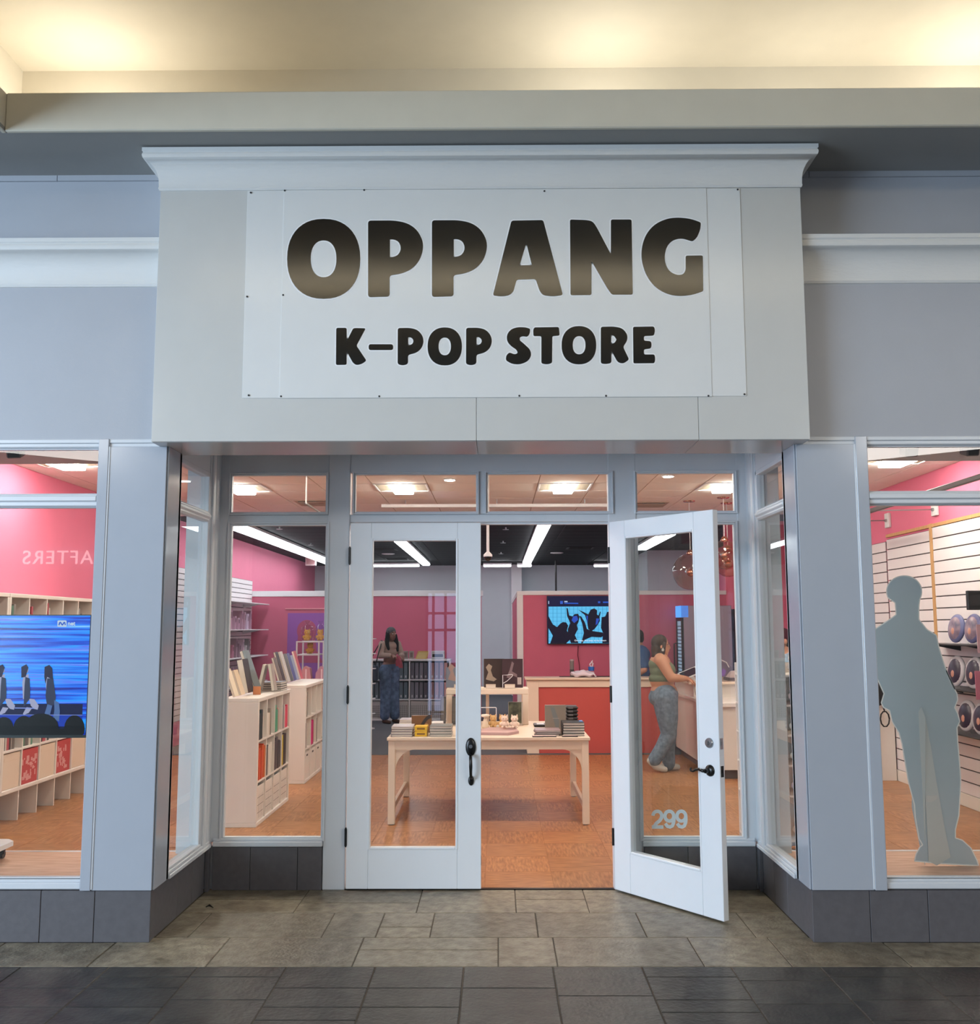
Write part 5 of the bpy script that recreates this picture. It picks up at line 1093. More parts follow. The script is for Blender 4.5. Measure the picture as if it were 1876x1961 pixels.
flat(scr, 'stage_glow', [[(-1400, 900), (570, 905), (570, 985), (-1400, 980)]], E_((16, 60, 190)), *T1)
pf, cl, hr, jn = [], [], [], []
for dx in (-165, 0, -330, -520, -700):
    hr.append([(150+dx, 570), (185+dx, 552), (200+dx, 575), (180+dx, 640), (150+dx, 645)]); pf += [circ(183+dx, 592, 15, 22), [(165+dx, 630), (200+dx, 620), (195+dx, 690), (172+dx, 720), (175+dx, 790), (160+dx, 795), (155+dx, 680)]]
    cl += [[(178+dx, 640), (208+dx, 650), (212+dx, 740), (210+dx, 790), (165+dx, 850), (172+dx, 700)]]; pf += [[(200+dx, 790), (240+dx, 795), (270+dx, 840), (262+dx, 868), (235+dx, 862), (215+dx, 840)], [(185+dx, 850), (225+dx, 855), (200+dx, 890), (165+dx, 905), (160+dx, 895)]]
hr.append([(312, 570), (345, 556), (366, 580), (372, 660), (330, 640), (318, 690), (310, 640)]); pf += [[(322, 640), (345, 625), (350, 660), (338, 720), (342, 790), (325, 795), (320, 700)]]
cl += [[(330, 650), (372, 650), (390, 780), (385, 830), (330, 850), (318, 770)]]; jn += [[(332, 830), (365, 840), (350, 900), (310, 900)], [(378, 800), (412, 820), (418, 880), (412, 950), (370, 930), (380, 870)]]
flat(scr, 'performer_skin', pf, E_((176, 178, 214)), *T1); flat(scr, 'performer_outfit', cl, E_((52, 60, 92)), *T1); flat(scr, 'performer_jeans', jn, E_((84, 116, 176)), *T1); flat(scr, 'performer_hair', hr, E_((44, 40, 74)), *T1)
flat(scr, 'light_line', [[(105, 852), (240, 854), (240, 861), (105, 859)], [(-1400, 898), (575, 903), (575, 907), (-1400, 902)]], E_((140, 160, 240)), *T1)
flat(scr, 'audience', [circ(30, 990, 66, 72), circ(170, 1000, 76, 90), circ(290, 985, 120, 92), circ(520, 1000, 72, 95), circ(-120, 990, 90, 80), circ(-320, 1000, 110, 90), circ(-560, 990, 130, 80), circ(-820, 1000, 140, 90), circ(-1100, 990, 150, 80), [(-1400, 1000), (566, 1000), (566, 1046), (-1400, 1046)]], E_((5, 5, 12)), *T1)
lg = [[(402, 252), (408, 247), (460, 247), (466, 252), (466, 287), (460, 292), (408, 292), (402, 287)]]
flat(scr, 'channel_mark', lg, E_((206, 226, 250)), *T1)
flat(scr, 'channel_letter', [[(409, 280), (413, 262), (421, 256), (430, 262), (436, 274), (442, 262), (450, 256), (457, 262), (460, 280), (453, 280), (450, 266), (440, 282), (432, 282), (422, 266), (416, 282)]], E_((22, 88, 216)), *T1)
p = at(137.6, 1194.2, y=TVY); me = text_mesh('net', .037, .0002, .0012, 1.0)
place_text('channel_text', me, E_((206, 226, 252)), Matrix.Translation((p.x, ly[0]-.0005, p.z)) @ Matrix.Rotation(pi/2, 4, 'X'), scr)
b = t; PX = -3.36
obj('stand_pole', MB().box(PX-.04, PX+.04, TVY+.046, TVY+.10, .33, 1.5, .006), M['whitem'], b); obj('mount_plate', MB().box(PX-.2, PX+.2, TVY+.0455, TVY+.06, 1.2, 1.6), M['whitem'], b)
bs = obj('stand_base', MB().prism([(PX-.22, .62), (PX+.12, .62), (PX+.19, .66), (PX+.22, .74), (PX+.22, 1.0), (PX+.16, 1.06), (PX-.22, 1.06)], .30, .33, 'z'), M['whitem'], b)
for cx, cy in ((PX+.15, .70), (PX+.15, 1.0), (PX-.17, .70), (PX-.17, 1.0)):
    obj('caster', MB().cyl((cx-.012, cy, .246), (cx+.012, cy, .246), .025, 12).box(cx-.016, cx+.016, cy-.012, cy+.012, .25, .2995), M['black'], bs)
# ------------------------------------------------------------------ screen on the rose partition
WX0, WX1, WY, WZ0, WZ1 = .735, 1.99, 9.15, 1.447, 2.158
t = thing('wall_screen', 'wall screen above the service counter showing dancers in silhouette on cyan', 'screen', (1.36, WY, WZ0))
obj('back_shell', MB().box(WX0, WX1, WY+.001, WY+.045, WZ0, WZ1, .004), M['black'], t); obj('bezel', MB().box(WX0, WX1, WY-.004, WY+.0005, WZ0, WZ0+.012).box(WX0, WX1, WY-.004, WY+.0005, WZ1-.008, WZ1).box(WX0, WX0+.008, WY-.004, WY+.0005, WZ0+.012, WZ1-.008).box(WX1-.008, WX1, WY-.004, WY+.0005, WZ0+.012, WZ1-.008), M['black'], t)
obj('wall_bracket', MB().box(1.2, 1.5, WY+.0455, 9.1995, 1.6, 1.9), M['black'], t)
sc2 = obj('screen', MB().box(WX0+.008, WX1-.008, WY-.001, WY+.0008, WZ0+.012, WZ1-.008), E_((10, 18, 64)), t)
ly[0] = WY-.0012; T2 = (700, 1000, 3.908, WY); LIM = (WX0+.008, WX1-.008, WZ0+.012, WZ1-.008)
flat(sc2, 'cyan_backdrop', [[(1368, 632), (2020, 630), (2020, 905), (1368, 908)]], E_((92, 190, 236), .95), *T2, step=.0004)
flat(sc2, 'window_bars', [[(1368+k*31, 633), (1371+k*31, 633), (1371+k*31, 905), (1368+k*31, 905)] for k in range(1, 21)] + [[(1368, 650+k*30), (2020, 650+k*30), (2020, 652+k*30), (1368, 652+k*30)] for k in range(9)], E_((52, 150, 214)), *T2, step=.00002)
F = [[(1366, 700), (1400, 765), (1432, 785), (1455, 760), (1475, 747), (1500, 750), (1515, 775), (1505, 812), (1530, 850), (1528, 880), (1500, 908), (1380, 908), (1400, 850), (1366, 790)],
     [(1502, 640), (1512, 645), (1522, 698), (1548, 705), (1562, 688), (1590, 686), (1600, 710), (1592, 748), (1580, 770), (1588, 800), (1565, 845), (1592, 905), (1535, 905), (1512, 835), (1512, 800), (1530, 755), (1506, 700)],
     [(1590, 655), (1630, 672), (1665, 690), (1683, 655), (1710, 645), (1732, 660), (1730, 690), (1750, 705), (1752, 740), (1735, 770), (1712, 800), (1690, 815), (1665, 800), (1655, 740), (1640, 695)],
     [(1597, 700), (1612, 705), (1640, 750), (1655, 800), (1700, 815), (1770, 825), (1790, 845), (1760, 862), (1690, 858), (1640, 880), (1622, 906), (1612, 906), (1632, 830), (1620, 760)],
     [(1752, 668), (1758, 672), (1752, 705), (1742, 700)], [(1765, 712), (1792, 705), (1806, 672), (1840, 668), (1850, 700), (1880, 720), (1890, 905), (1770, 905), (1776, 830), (1760, 790)],
     [(1930, 640), (1940, 645), (1945, 700), (1965, 690), (1990, 700), (2000, 905), (1930, 905), (1945, 800)]]
flat(sc2, 'dancer', F, E_((8, 12, 40)), *T2, step=.00004)
flat(sc2, 'highlight', [[(1552, 705), (1580, 700), (1590, 730), (1560, 755), (1540, 735)], [(1650, 700), (1662, 700), (1660, 760)], [(1725, 720), (1748, 722), (1735, 760), (1720, 770)]], E_((38, 84, 200)), *T2, step=.00004)
flat(sc2, 'caption_bar', [[(1455, 590), (1475, 590), (1475, 612), (1455, 612)], [(1486, 602), (1590, 604), (1590, 612), (1486, 610)], [(1738, 592), (1755, 592), (1755, 606), (1738, 606)], [(1775, 594), (1820, 594), (1820, 604), (1775, 604)]], E_((40, 96, 214)), *T2, step=.00004)
flat(sc2, 'caption_white', [[(1486, 590), (1510, 590), (1510, 599), (1486, 599)], [(1366, 590), (1372, 590), (1372, 612), (1366, 612)]], E_((190, 210, 240)), *T2, step=.00004)
p = at(1130, 1226.6, y=WY); place_text('subtitle', text_mesh('One step, two step, to my dream', .0345, .0002, .0003, 1.0), E_((235, 240, 250), .9), Matrix.Translation((p.x, ly[0]-.001, p.z)) @ Matrix.Rotation(pi/2, 4, 'X'), sc2)
p = at(1107, 1236, y=9.19); q = at(1110, 1290, y=9.19); rest('screen_cord', 'dark power cord hanging below the wall screen', 'cord', MB().tube([(p.x, 9.19, p.z-.004), (p.x-.01, 9.192, p.z-.14), (p.x+.012, 9.192, p.z-.28), (q.x, 9.19, 1.03)], .006, 6), cm((96, 24, 44)), smooth=True)
# ------------------------------------------------------------------ cardboard cut-out figure, seen from behind
def cz(x, y): return (1430+x/3.381, 1250+y/3.381)
def cu_(x, y): return (1420+x/3.921, 830+y/3.921)
SY0 = .78
ol = [cu_(1220+132*cos(a_), 1215+ (118 if sin(a_) < 0 else 130)*sin(a_)) for a_ in [R(v) for v in range(-200, 36, 12)]]
ol += [cu_(1330, 1330), cu_(1330, 1425), cu_(1390, 1500), cu_(1462, 1545), cu_(1482, 1640), cu_(1530, 1790), cu_(1600, 1950)]
ol += [cz(1290, 140), cz(1330, 230), cz(1360, 290), cz(1365, 330), cz(1345, 380), cz(1365, 420), cz(1378, 470), cz(1360, 510), cz(1365, 600), cz(1375, 720), cz(1385, 850), cz(1372, 1080), cz(1350, 1170), cz(1350, 1225), cz(1395, 1240), cz(1450, 1290), cz(1490, 1370), cz(1500, 1405), cz(1240, 1390), cz(1085, 1375), cz(1095, 1330), cz(1120, 1285), cz(1138, 1270), cz(1115, 1230), cz(1090, 1090), cz(1085, 1010), cz(1045, 860), cz(1005, 620), cz(985, 545), cz(940, 470), cz(925, 400), cz(885, 380), cz(870, 350), cz(888, 290), cz(838, 180), cz(800, 100)]
ol += [cu_(985, 1700), cu_(975, 1560), cu_(1000, 1500), cu_(1090, 1440), cu_(1160, 1390), cu_(1152, 1300)]
P2 = lambda q, y: (at(q[0], q[1], y=y).x, at(q[0], q[1], y=y).z)
pts = [P2(q, SY0) for q in ol]; zmin = min(p_[1] for p_ in pts); pts = [(p_[0], max(.2215, p_[1] + (.2215-zmin))) for p_ in pts]
t = thing('cutout_figure', 'life size blank grey cut-out of a standing person in the display window', 'cut-out', (2.75, SY0, .22))
M['card'] = mat('grey_card_back', (184, 200, 212), .3); M['cardedge'] = mat('card_edge', (246, 246, 246), .6)
obj('board', MB().prism(pts, SY0, SY0+.006), M['card'], t)
ep = [P2(cz(*q), SY0-.03) for q in ((1140, 352), (1165, 420), (1200, 600), (1240, 850), (1290, 1130), (1330, 1330), (1240, 1385), (1172, 1452), (1150, 1340), (1085, 1010), (1088, 640), (1100, 430))]
ez = min(p_[1] for p_ in ep); ep = [(p_[0], max(.222, p_[1])) for p_ in ep]
top = ep[0]
Mx = Matrix.Translation((top[0], SY0-.002, 0)) @ Matrix.Rotation(R(-24), 4, 'Z') @ Matrix.Translation((-top[0], 0, 0))
mb = MB()
for i in range(len(pts)): strip(mb, [pts[i-1], pts[i]], .007, SY0-.0008, SY0)
obj('board_edge', mb, M['cardedge'], t)
M['flap'] = mat('pale_card_flap', (204, 210, 212), .5)
obj('easel_flap', MB(Mx).prism([(p_[0], p_[1]) for p_ in ep if p_[0] <= top[0]+.03] , -.006, -.002), M['flap'], t)
obj('easel_back', MB().prism([(top[0]-.004, top[1])] + [(p_[0], p_[1]) for p_ in ep[1:7]] + [(top[0]-.004, .25)], SY0-.004, SY0-.0009), M['flap'], t)
q = P2(cz(1190, 945), SY0); obj('easel_tab', MB().prism([(q[0]-.03, q[1]+.02), (q[0]+.04, q[1]+.02), (q[0]+.03, q[1]-.005), (q[0], q[1]-.02), (q[0]-.028, q[1]-.02)], SY0-.007, SY0-.0042), cm((214, 214, 214)), t)
# ------------------------------------------------------------------ round picture paddles on the right slatwall
for i, (py, lb) in enumerate(((1234, 'highest'), (1319, 'middle'), (1402, 'lowest'))):
    z = at(1840, py, x=4.2).z; yy = at(1840, py, x=4.2).y
    t = thing('wall_shelf', '%s black shelf on the right slatwall carrying picture discs' % lb, 'shelf', (4.3, 3.2, z), 'black shelves on the right slatwall'); obj('shelf_board', MB().box(4.10, WR-.02, 2.1, 4.35, z-.012, z, .003), M['black'], t)
    for y in (2.6, 3.3, 4.0): obj('bracket', MB().prism([(WR-.02, z-.013), (4.15, z-.013), (WR-.02, z-.07)], y, y+.012), M['black'], t)
    for k, (px, s) in enumerate([((1827, 1), (1859, 1), (1893, 1)), ((1827, 1), (1862, 1), (1897, 1)), ((1847, 1), (1876, 1), (1908, 1))][i]):
        p = at(px, py-30, x=4.2); r_ = .142 if i else .132
        c = Vector((4.22, p.y, z+.004+r_*1.05)); rot = Matrix.Rotation(R(9), 3, 'Z') @ Matrix.Rotation(R(8), 3, 'Y')
        t = thing('picture_disc', 'round padded picture disc in clear wrap, %s along the %s black slatwall shelf' % (['first', 'second', 'third'][k], lb), 'cushion', (c.x, c.y, z), 'picture discs on the right slatwall')
        obj('cushion', MB().sphere(c, (.035, r_*.92, r_), 22, 14, rot), cm([(104, 108, 150), (96, 96, 140)][k % 2] if i == 0 else (196, 190, 196), .4), t, smooth=True)
        obj('picture', MB().sphere(c + rot @ Vector((-.006, 0, 0)), (.0345, r_*.80, r_*.88), 22, 14, rot), mat('disc_print_%d%d' % (i, k), (46, 40, 66) if i else (110, 104, 140), .3, var=.5, vscale=9, tint=(70, 54, 80) if i else (190, 160, 166)), t, smooth=True)
        obj('figure_print', MB().sphere(c + rot @ Vector((-.013, .0, -.02)), (.0300, r_*.34, r_*.45), 14, 10, rot), cm((196, 140, 122), .4), t, smooth=True)
        obj('wrap_tuft', MB().lathe([(.035, 0), (.05, .03), (.015, .045), (.04, .075)], (c.x+.05, c.y-.03, z+.002), 10), M['clear'], t, smooth=True)
for k, (px0, py0, py1, lb) in enumerate(((1869, 1196, 1250, 'pale pink card hanging before the highest disc shelf'), (1866, 1285, 1340, 'rose pink card hanging before the middle disc shelf'))):
    p = at(px0, py0, y=2.6); q = at(px0+60, py1, y=2.6); rest('pink_card', lb, 'card', MB().box(p.x, q.x, 2.6, 2.606, q.z, p.z, .001), cm([(214, 170, 176), (206, 120, 140)][k]), 'pink cards at the disc shelves')
p = at(1852, 1131, y=3.15); q = at(1900, 1168, y=3.15); t = thing('small_monitor', 'small black monitor on the right slatwall above the picture discs', 'monitor', (p.x, 3.15, q.z)); obj('monitor_body', MB().box(p.x, q.x, 3.15, 3.19, q.z, p.z, .004), M['black'], t); obj('monitor_screen', MB().box(p.x+.01, q.x-.01, 3.148, 3.1498, q.z+.01, p.z-.01), cm((10, 10, 12), .1), t); obj('wall_arm', MB().box(q.x-.03, WR-.016, 3.16, 3.18, (p.z+q.z)/2-.02, (p.z+q.z)/2+.02), M['black'], t)
for k, (px, py0, py1, lb) in enumerate(((1698, 983, 1011, 'white plate with a thin rod on the pink wall, nearer the doorway'), (1788, 964, 988, 'white plate with a thin rod on the pink wall, nearer the window'))):
    a, b = at(px, py0, x=WR-.02), at(px, py1, x=WR-.02); t = thing('wall_plate', lb, 'bracket', (WR, a.y, b.z), 'white plates on the pink wall'); obj('plate', MB().box(WR-.03, WR-.001, a.y-.06, a.y+.06, b.z, a.z, .004), M['whitem'], t); obj('rod', MB().cyl((WR-.031, a.y, (a.z+b.z)/2), (WR-1.1, a.y+.05, (a.z+b.z)/2-.01), .006, 8), M['steel'], t); obj('boss', MB().cyl((WR-.05, a.y, (a.z+b.z)/2), (WR-.03, a.y, (a.z+b.z)/2), .018, 12), M['steel'], t)
a, b = at(1660, 984, x=3.75), at(1880, 907, x=3.75); t = thing('track_rail', 'dark lighting track hung across the top of the right display window', 'track', (3.75, a.y, a.z)); obj('rail', MB().box(3.73, 3.77, b.y-.8, a.y+1.2, (a.z+b.z)/2-.02, (a.z+b.z)/2+.02, .003), cm((72, 60, 64)), t)
for y in (b.y-.4, a.y+.6): obj('hanger', MB().cyl((3.75, y, (a.z+b.z)/2+.02), (3.75, y, 3.272), .006, 6), M['steel'], t)
for px, py, lb in ((1740, 861, 'grey spotlight under the display ceiling, nearer the pier'), (1856, 860, 'grey spotlight under the display ceiling, farther from the pier'), (30, 864, 'small grey box light under the ceiling of the screen window')):
    p = at(px, py, z=2.835); t = thing('spotlight', lb, 'light', (p.x, p.y, 2.80), 'spotlights in the display windows'); Mx = Matrix.Translation((p.x, p.y, 2.825)) @ Matrix.Rotation(R(20), 4, 'X') @ Matrix.Rotation(R(8), 4, 'Z')
    obj('lamp_head', MB(Mx).box(-.045, .045, -.045, .045, -.03, .03, .008), cm((104, 100, 102), .4), t); obj('lamp_stem', MB().cyl((p.x, p.y, 2.845), (p.x, p.y, 2.871), .012, 8), M['steel'], t); obj('lamp_face', MB(Mx).box(-.035, .035, -.047, -.0455, -.022, .022), cm((60, 58, 60), .3), t)
# ------------------------------------------------------------------ hanging globes and ceiling fittings
M['globe'] = glassmat('copper_tinted_glass', (.88, .72, .66), 1.95); M['copper'] = mat('copper_mirror', (206, 160, 140), .08, metal=1.0)
for k, (cx, cy, czz, r_, lb) in enumerate(((2.415, 6.8, 2.38, .228, 'large copper tinted glass globe lamp nearest the counter'), (2.765, 6.45, 2.565, .178, 'copper tinted glass globe lamp behind the open door edge'), (2.93, 7.0, 2.50, .178, 'copper tinted glass globe lamp hanging farthest back'))):
    t = thing('globe_pendant', lb, 'lamp', (cx, cy, czz-r_), 'copper glass globe lamps'); obj('globe', MB().sphere((cx, cy, czz), r_, 32, 20), M['globe'], t, smooth=True); obj('cap', MB().lathe([(.045, r_-.02), (.05, r_+.005), (.03, r_+.04), (.008, r_+.05)], (cx, cy, czz), 16), M['copper'], t, smooth=True)
    obj('cord', MB().cyl((cx, cy, czz+r_+.05), (cx, cy, 3.252), .004, 6), M['whitem'], t); obj('canopy', MB().lathe([(.075, 0), (.07, -.014), (.02, -.02)], (cx, cy, 3.270), 18), M['copper'], t, smooth='auto'); obj('inner_bulb', MB().sphere((cx, cy, czz-.01), .05, 14, 10), M['copper'], t, smooth=True)
    t2 = MB().lathe([(.0, 0)], (0, 0, 0), 3) if False else None
p = at(934, 1066, y=4.6); t = thing('dome_camera', 'black dome camera on a long white rod above the doorway', 'camera', (p.x, 4.6, p.z-.03)); obj('rod', MB().cyl((p.x, 4.6, p.z+.04), (p.x, 4.6, 3.27), .014, 10), M['whitem'], t); obj('mount_cup', MB().lathe([(.045, .0), (.045, .02), (.016, .05)], (p.x, 4.6, p.z), 16), M['whitem'], t, smooth='auto'); obj('dome', MB().sphere((p.x, 4.6, p.z), (.042, .042, .046), 16, 10), cm((16, 16, 18), .1), t, smooth=True)
a, b = at(730, 969, y=6.6), at(1166, 969, y=6.6); t = thing('white_track', 'white lighting track hung across the cream ceiling', 'track', (0, 6.6, a.z)); obj('rail', MB().box(a.x, b.x, 6.58, 6.62, a.z-.02, a.z+.02, .003), M['whitem'], t)
for x in (a.x+.3, .0, b.x-.3): obj('hanger', MB().cyl((x, 6.6, a.z+.02), (x, 6.6, 3.272), .006, 6), M['steel'], t)
p = at(587, 905, y=3.4); q = at(587, 965, y=3.4); t = thing('ceiling_rod', 'thin rod with an angled brace hanging behind the transom', 'rod', (p.x, 3.4, q.z)); obj('rod', MB().cyl((p.x, 3.4, q.z), (p.x, 3.4, 3.27), .007, 8), M['whitem'], t); obj('brace', MB().cyl((p.x-.01, 3.4, q.z+.01), (p.x+.16, 3.5, q.z-.10), .012, 8, .006), M['steel'], t)
p = at(1064, 1074, z=3.27); t = thing('black_pole', 'thin black pole rising behind the rose partition', 'pole', (p.x, 18.0, 0)); px_ = at(1064, 1100, y=18.0).x; obj('pole_tube', MB().cyl((px_, 18.0, .004), (px_, 18.0, 3.267), .022, 10), M['black'], t); obj('pole_base', MB().lathe([(.08, .004), (.08, .012), (.03, .02)], (px_, 18.0, 0), 14), M['black'], t)
for px, py, lb in ((968, 1012, 'ceiling sprinkler closest above the doorway on the black ceiling'), (963, 1038, 'second ceiling sprinkler back along the black ceiling'), (959, 1059, 'third ceiling sprinkler back along the black ceiling'), (595, 1042, 'small sprinkler beside the long strip light'), (535, 1011, 'sprinkler close to the long strip light')):
    p = at(px, py, z=3.25); t = thing('sprinkler', lb, 'sprinkler', (p.x, p.y, 3.23), 'sprinklers on the black ceiling'); obj('stem', MB().cyl((p.x, p.y, 3.235), (p.x, p.y, 3.268), .012, 8), M['steel'], t); obj('plate', MB().lathe([(.05, 0), (.05, .004)], (p.x, p.y, 3.23), 14), M['steel'], t)
for px, py, lb in ((1066, 1059, 'white disc speaker in the black ceiling above the wall screen'), (743, 1061, 'white disc speaker in the black ceiling seen through the closed door'), (861, 919, 'small round downlight in the cream ceiling above the closed door'), (1279, 912, 'small round downlight in the cream ceiling above the open door')):
    p = at(px, py, z=3.262); t = thing('ceiling_disc', lb, 'fitting', (p.x, p.y, 3.255), 'round fittings in the ceilings'); r_ = .14 if py > 1000 else .07; obj('rim', MB().lathe([(r_, .012), (r_, .004), (r_*.8, 0)], (p.x, p.y, 3.256), 18), M['whitem'], t, smooth='auto'); obj('face', MB().lathe([(r_*.78, .004), (r_*.78, -.002)], (p.x, p.y, 3.256), 18), cm((236, 232, 226)) if py > 1000 else M['lamp'], t)
for px, py, lb in ((1110, 1050, 'slatted vent in the black ceiling above the wall screen'), (735, 1053, 'nearer slatted vent in the black ceiling seen through the closed door'), (760, 1071, 'farther slatted vent in the black ceiling seen through the closed door'), (1235, 967, 'slatted vent in the cream ceiling behind the globe lamps'), (610, 964, 'slatted vent in the cream ceiling beside the thin rod')):
    p = at(px, py, z=3.262); t = thing('ceiling_vent', lb, 'vent', (p.x, p.y, 3.255), 'vents in the ceilings'); mm = M['cgrid_d'] if py > 1000 else M['cgrid']; obj('vent_frame', MB().box(p.x-.27, p.x+.27, p.y-.27, p.y+.27, 3.262, 3.268, .001), mm, t); obj('vent_core', MB().box(p.x-.22, p.x+.22, p.y-.22, p.y+.22, 3.258, 3.2615), M['blackm'], t)
    for k in range(6): obj('vent_slat', MB().box(p.x-.22, p.x+.22, p.y-.20+k*.075, p.y-.17+k*.075, 3.252, 3.2575), mm, t)
p = at(597, 1075, y=16.8); t = thing('exit_box', 'small pale box fixture by the end of the long strip light', 'fixture', (p.x, 16.8, p.z)); obj('box_body', MB().box(p.x-.14, p.x+.10, 16.75, 16.85, p.z-.10, p.z+.14, .01), cm((222, 206, 206)), t); obj('box_face', MB().box(p.x-.11, p.x+.07, 16.745, 16.749, p.z-.07, p.z+.10), cm((196, 150, 150)), t); obj('stem', MB().box(p.x-.03, p.x, 16.78, 16.82, p.z+.14, 3.268), M['whitem'], t)
# ------------------------------------------------------------------ narrow shelf of soft toys behind the recess glass
t = thing('toy_shelf', 'narrow white shelf of soft toys behind the recess window near the open door', 'shelf', (2.05, 2.1, 0)); SX0, SX1 = 1.865, 2.36
obj('back_panel', MB().box(SX0, SX1, 2.29, 2.30, .02, 1.42), M['white'], t); obj('side_panel', MB().box(SX1-.016, SX1, 1.92, 2.289, 0, 1.42, .002), M['white'], t); obj('side_panel', MB().box(SX0+.03, SX0+.046, 2.15, 2.289, 0, 1.42, .002), M['white'], t)
lv = [.14, .46, .68, .90, 1.12, 1.34]
for z in lv: obj('shelf_board', MB().box(SX0, SX1-.017, 1.92, 2.289, z-.016, z, .002), M['white'], t)
for i, z in enumerate(lv):
    for k, x in enumerate((1.94, 2.10, 2.26)):
        plush('soft_toy', 'cream soft toy, %s along the %s level of the narrow toy shelf' % (['first', 'second', 'third'][k], ['bottom', 'second', 'third', 'fourth', 'fifth', 'top'][i]), (x, 2.05, z+.005), .112, random.Random(i*5+k).choice([(226, 204, 190), (214, 186, 180), (200, 180, 190), (232, 218, 206)]), group='soft toys on the narrow shelf')
# small leaf-like scrap on the stone floor
rest('floor_scrap', 'small dark scrap lying on the stone floor of the entrance', 'litter', MB().tube([(at(393, 1738, z=0.004).x, at(393, 1738, z=0).y, .004), (at(400, 1736, z=0).x, at(400, 1736, z=0).y+.01, .006), (at(408, 1739, z=0).x, at(408, 1739, z=0).y, .003)], [.003, .006, .002], 6), M['blackm'])
# ------------------------------------------------------------------ people
def organic(name, prims, voxel, m, parent=None, Mx=None, smooth_it=4, org=None):
    """grow one continuous skin over tapered limbs and ellipsoids"""
    mb = MB(Mx)
    for p in prims:
        if p[0] == 'c':
            pts = p[1]
            for (a, ra), (b, rb_) in zip(pts[:-1], pts[1:]): mb.cyl(a, b, ra, 14, rb_)
            for a, ra in pts: mb.sphere(a, ra, 14, 10)
        else: mb.sphere(p[1], p[2], 20, 14, Matrix.Rotation(p[3], 3, 'Y') if len(p) > 3 else None)
    me = bpy.data.meshes.new(name); me.from_pydata(mb.v, [], mb.f); me.update()
    bm = bmesh.new(); bm.from_mesh(me); bmesh.ops.recalc_face_normals(bm, faces=bm.faces); bm.to_mesh(me); bm.free()
    o = bpy.data.objects.new(name, me); COL.objects.link(o)
    r = o.modifiers.new('r', 'REMESH'); r.mode = 'VOXEL'; r.voxel_size = voxel; r.use_smooth_shade = True
    if smooth_it: q = o.modifiers.new('s', 'SMOOTH'); q.iterations = smooth_it; q.factor = .5
    dg = bpy.context.evaluated_depsgraph_get(); m2 = bpy.data.meshes.new_from_object(o.evaluated_get(dg)); bpy.data.objects.remove(o)
    lo = Vector([min(v.co[k] for v in m2.vertices) for k in range(3)]); hi = Vector([max(v.co[k] for v in m2.vertices) for k in range(3)])
    c = Vector(((lo.x+hi.x)/2, (lo.y+hi.y)/2, lo.z)) if org is None else Vector(org); m2.transform(Matrix.Translation(-c)); m2.materials.clear()
    return obj(name, m2, m, parent, smooth=True, org=c)
def V(*a): return Vector(a)
def hand(wr, d, up, side, curl=.5, s=1.0):
    """palm, four unequal bent fingers and a thumb; d = pointing direction, up = back of the hand, side = thumb side"""
    d = d.normalized(); up = (up - d*up.dot(d)).normalized(); lat = d.cross(up)*side; pr = []
    pr.append(('c', [(wr, .022*s), (wr+d*.035*s, .024*s)]))
    for k, (o, L_) in enumerate(((.026, .072), (.009, .080), (-.009, .075), (-.026, .060))):
        pr.append(('c', [(wr+d*.02*s+lat*o*.6*s, .014*s), (wr+d*.075*s+lat*o*s, .0115*s)]))
        b0 = wr+d*.078*s+lat*o*1.05*s; a1 = curl*.6; a2 = curl*1.5
        b1 = b0+(d*cos(a1)-up*sin(a1))*L_*.5*s; b2 = b1+(d*cos(a2)-up*sin(a2))*L_*.5*s
        pr.append(('c', [(b0, .0095*s), (b1, .0088*s), (b2, .0075*s)]))
    t0 = wr+d*.025*s+lat*.022*s; t1 = t0+(d*.6+lat*.75-up*.2).normalized()*.042*s; t2 = t1+(d*.9+lat*.1-up*.35).normalized()*.032*s
    pr.append(('c', [(t0, .014*s), (t1, .0105*s), (t2, .0085*s)])); return pr
def face(prims, h, f, s=1.0):
    """skull, jaw, nose, lips, ears around the head centre h facing local +x"""
    l = V(0, 1, 0)
    prims += [('e', h+V(-.008, 0, .02)*s, (.094*s, .074*s, .105*s)), ('e', h+V(.025, 0, -.04)*s, (.066*s, .058*s, .078*s)), ('e', h+V(.05, 0, -.095)*s, (.032*s, .03*s, .026*s)),
              ('c', [(h+V(.085, 0, .01)*s, .010*s), (h+V(.103, 0, -.028)*s, .014*s)]), ('e', h+V(.086, 0, -.062)*s, (.012*s, .024*s, .010*s)), ('e', h+V(.083, .028, .0)*s, (.012*s, .018*s, .010*s)), ('e', h+V(.083, -.028, .0)*s, (.012*s, .018*s, .010*s)),
              ('e', h+V(-.005, .074, -.01)*s, (.020*s, .010*s, .030*s)), ('e', h+V(-.005, -.074, -.01)*s, (.020*s, .010*s, .030*s))]
def face_bits(person, h, Mx, browc, lipc, s=1.0):
    for sg_ in (-1, 1):
        e = obj('eye', MB(Mx).sphere(h+V(.084, .030*sg_, .010)*s, (.010*s, .013*s, .0085*s), 12, 8), cm((226, 220, 214), .2), person, smooth=True)
        obj('iris', MB(Mx).sphere(h+V(.0915, .030*sg_, .010)*s, (.0045*s, .006*s, .006*s), 10, 6), cm((36, 24, 20), .2), e, smooth=True)
        obj('eyebrow', MB(Mx).tube([h+V(.086, .014*sg_, .032)*s, h+V(.088, .032*sg_, .036)*s, h+V(.078, .050*sg_, .031)*s], [.004*s, .0045*s, .002*s], 6), browc, person, smooth=True)
    obj('lips', MB(Mx).sphere(h+V(.0925, 0, -.062)*s, (.008*s, .022*s, .008*s), 14, 8), lipc, person, smooth=True)
def dress(p, label, cat='person'): return setp(p, label, cat)

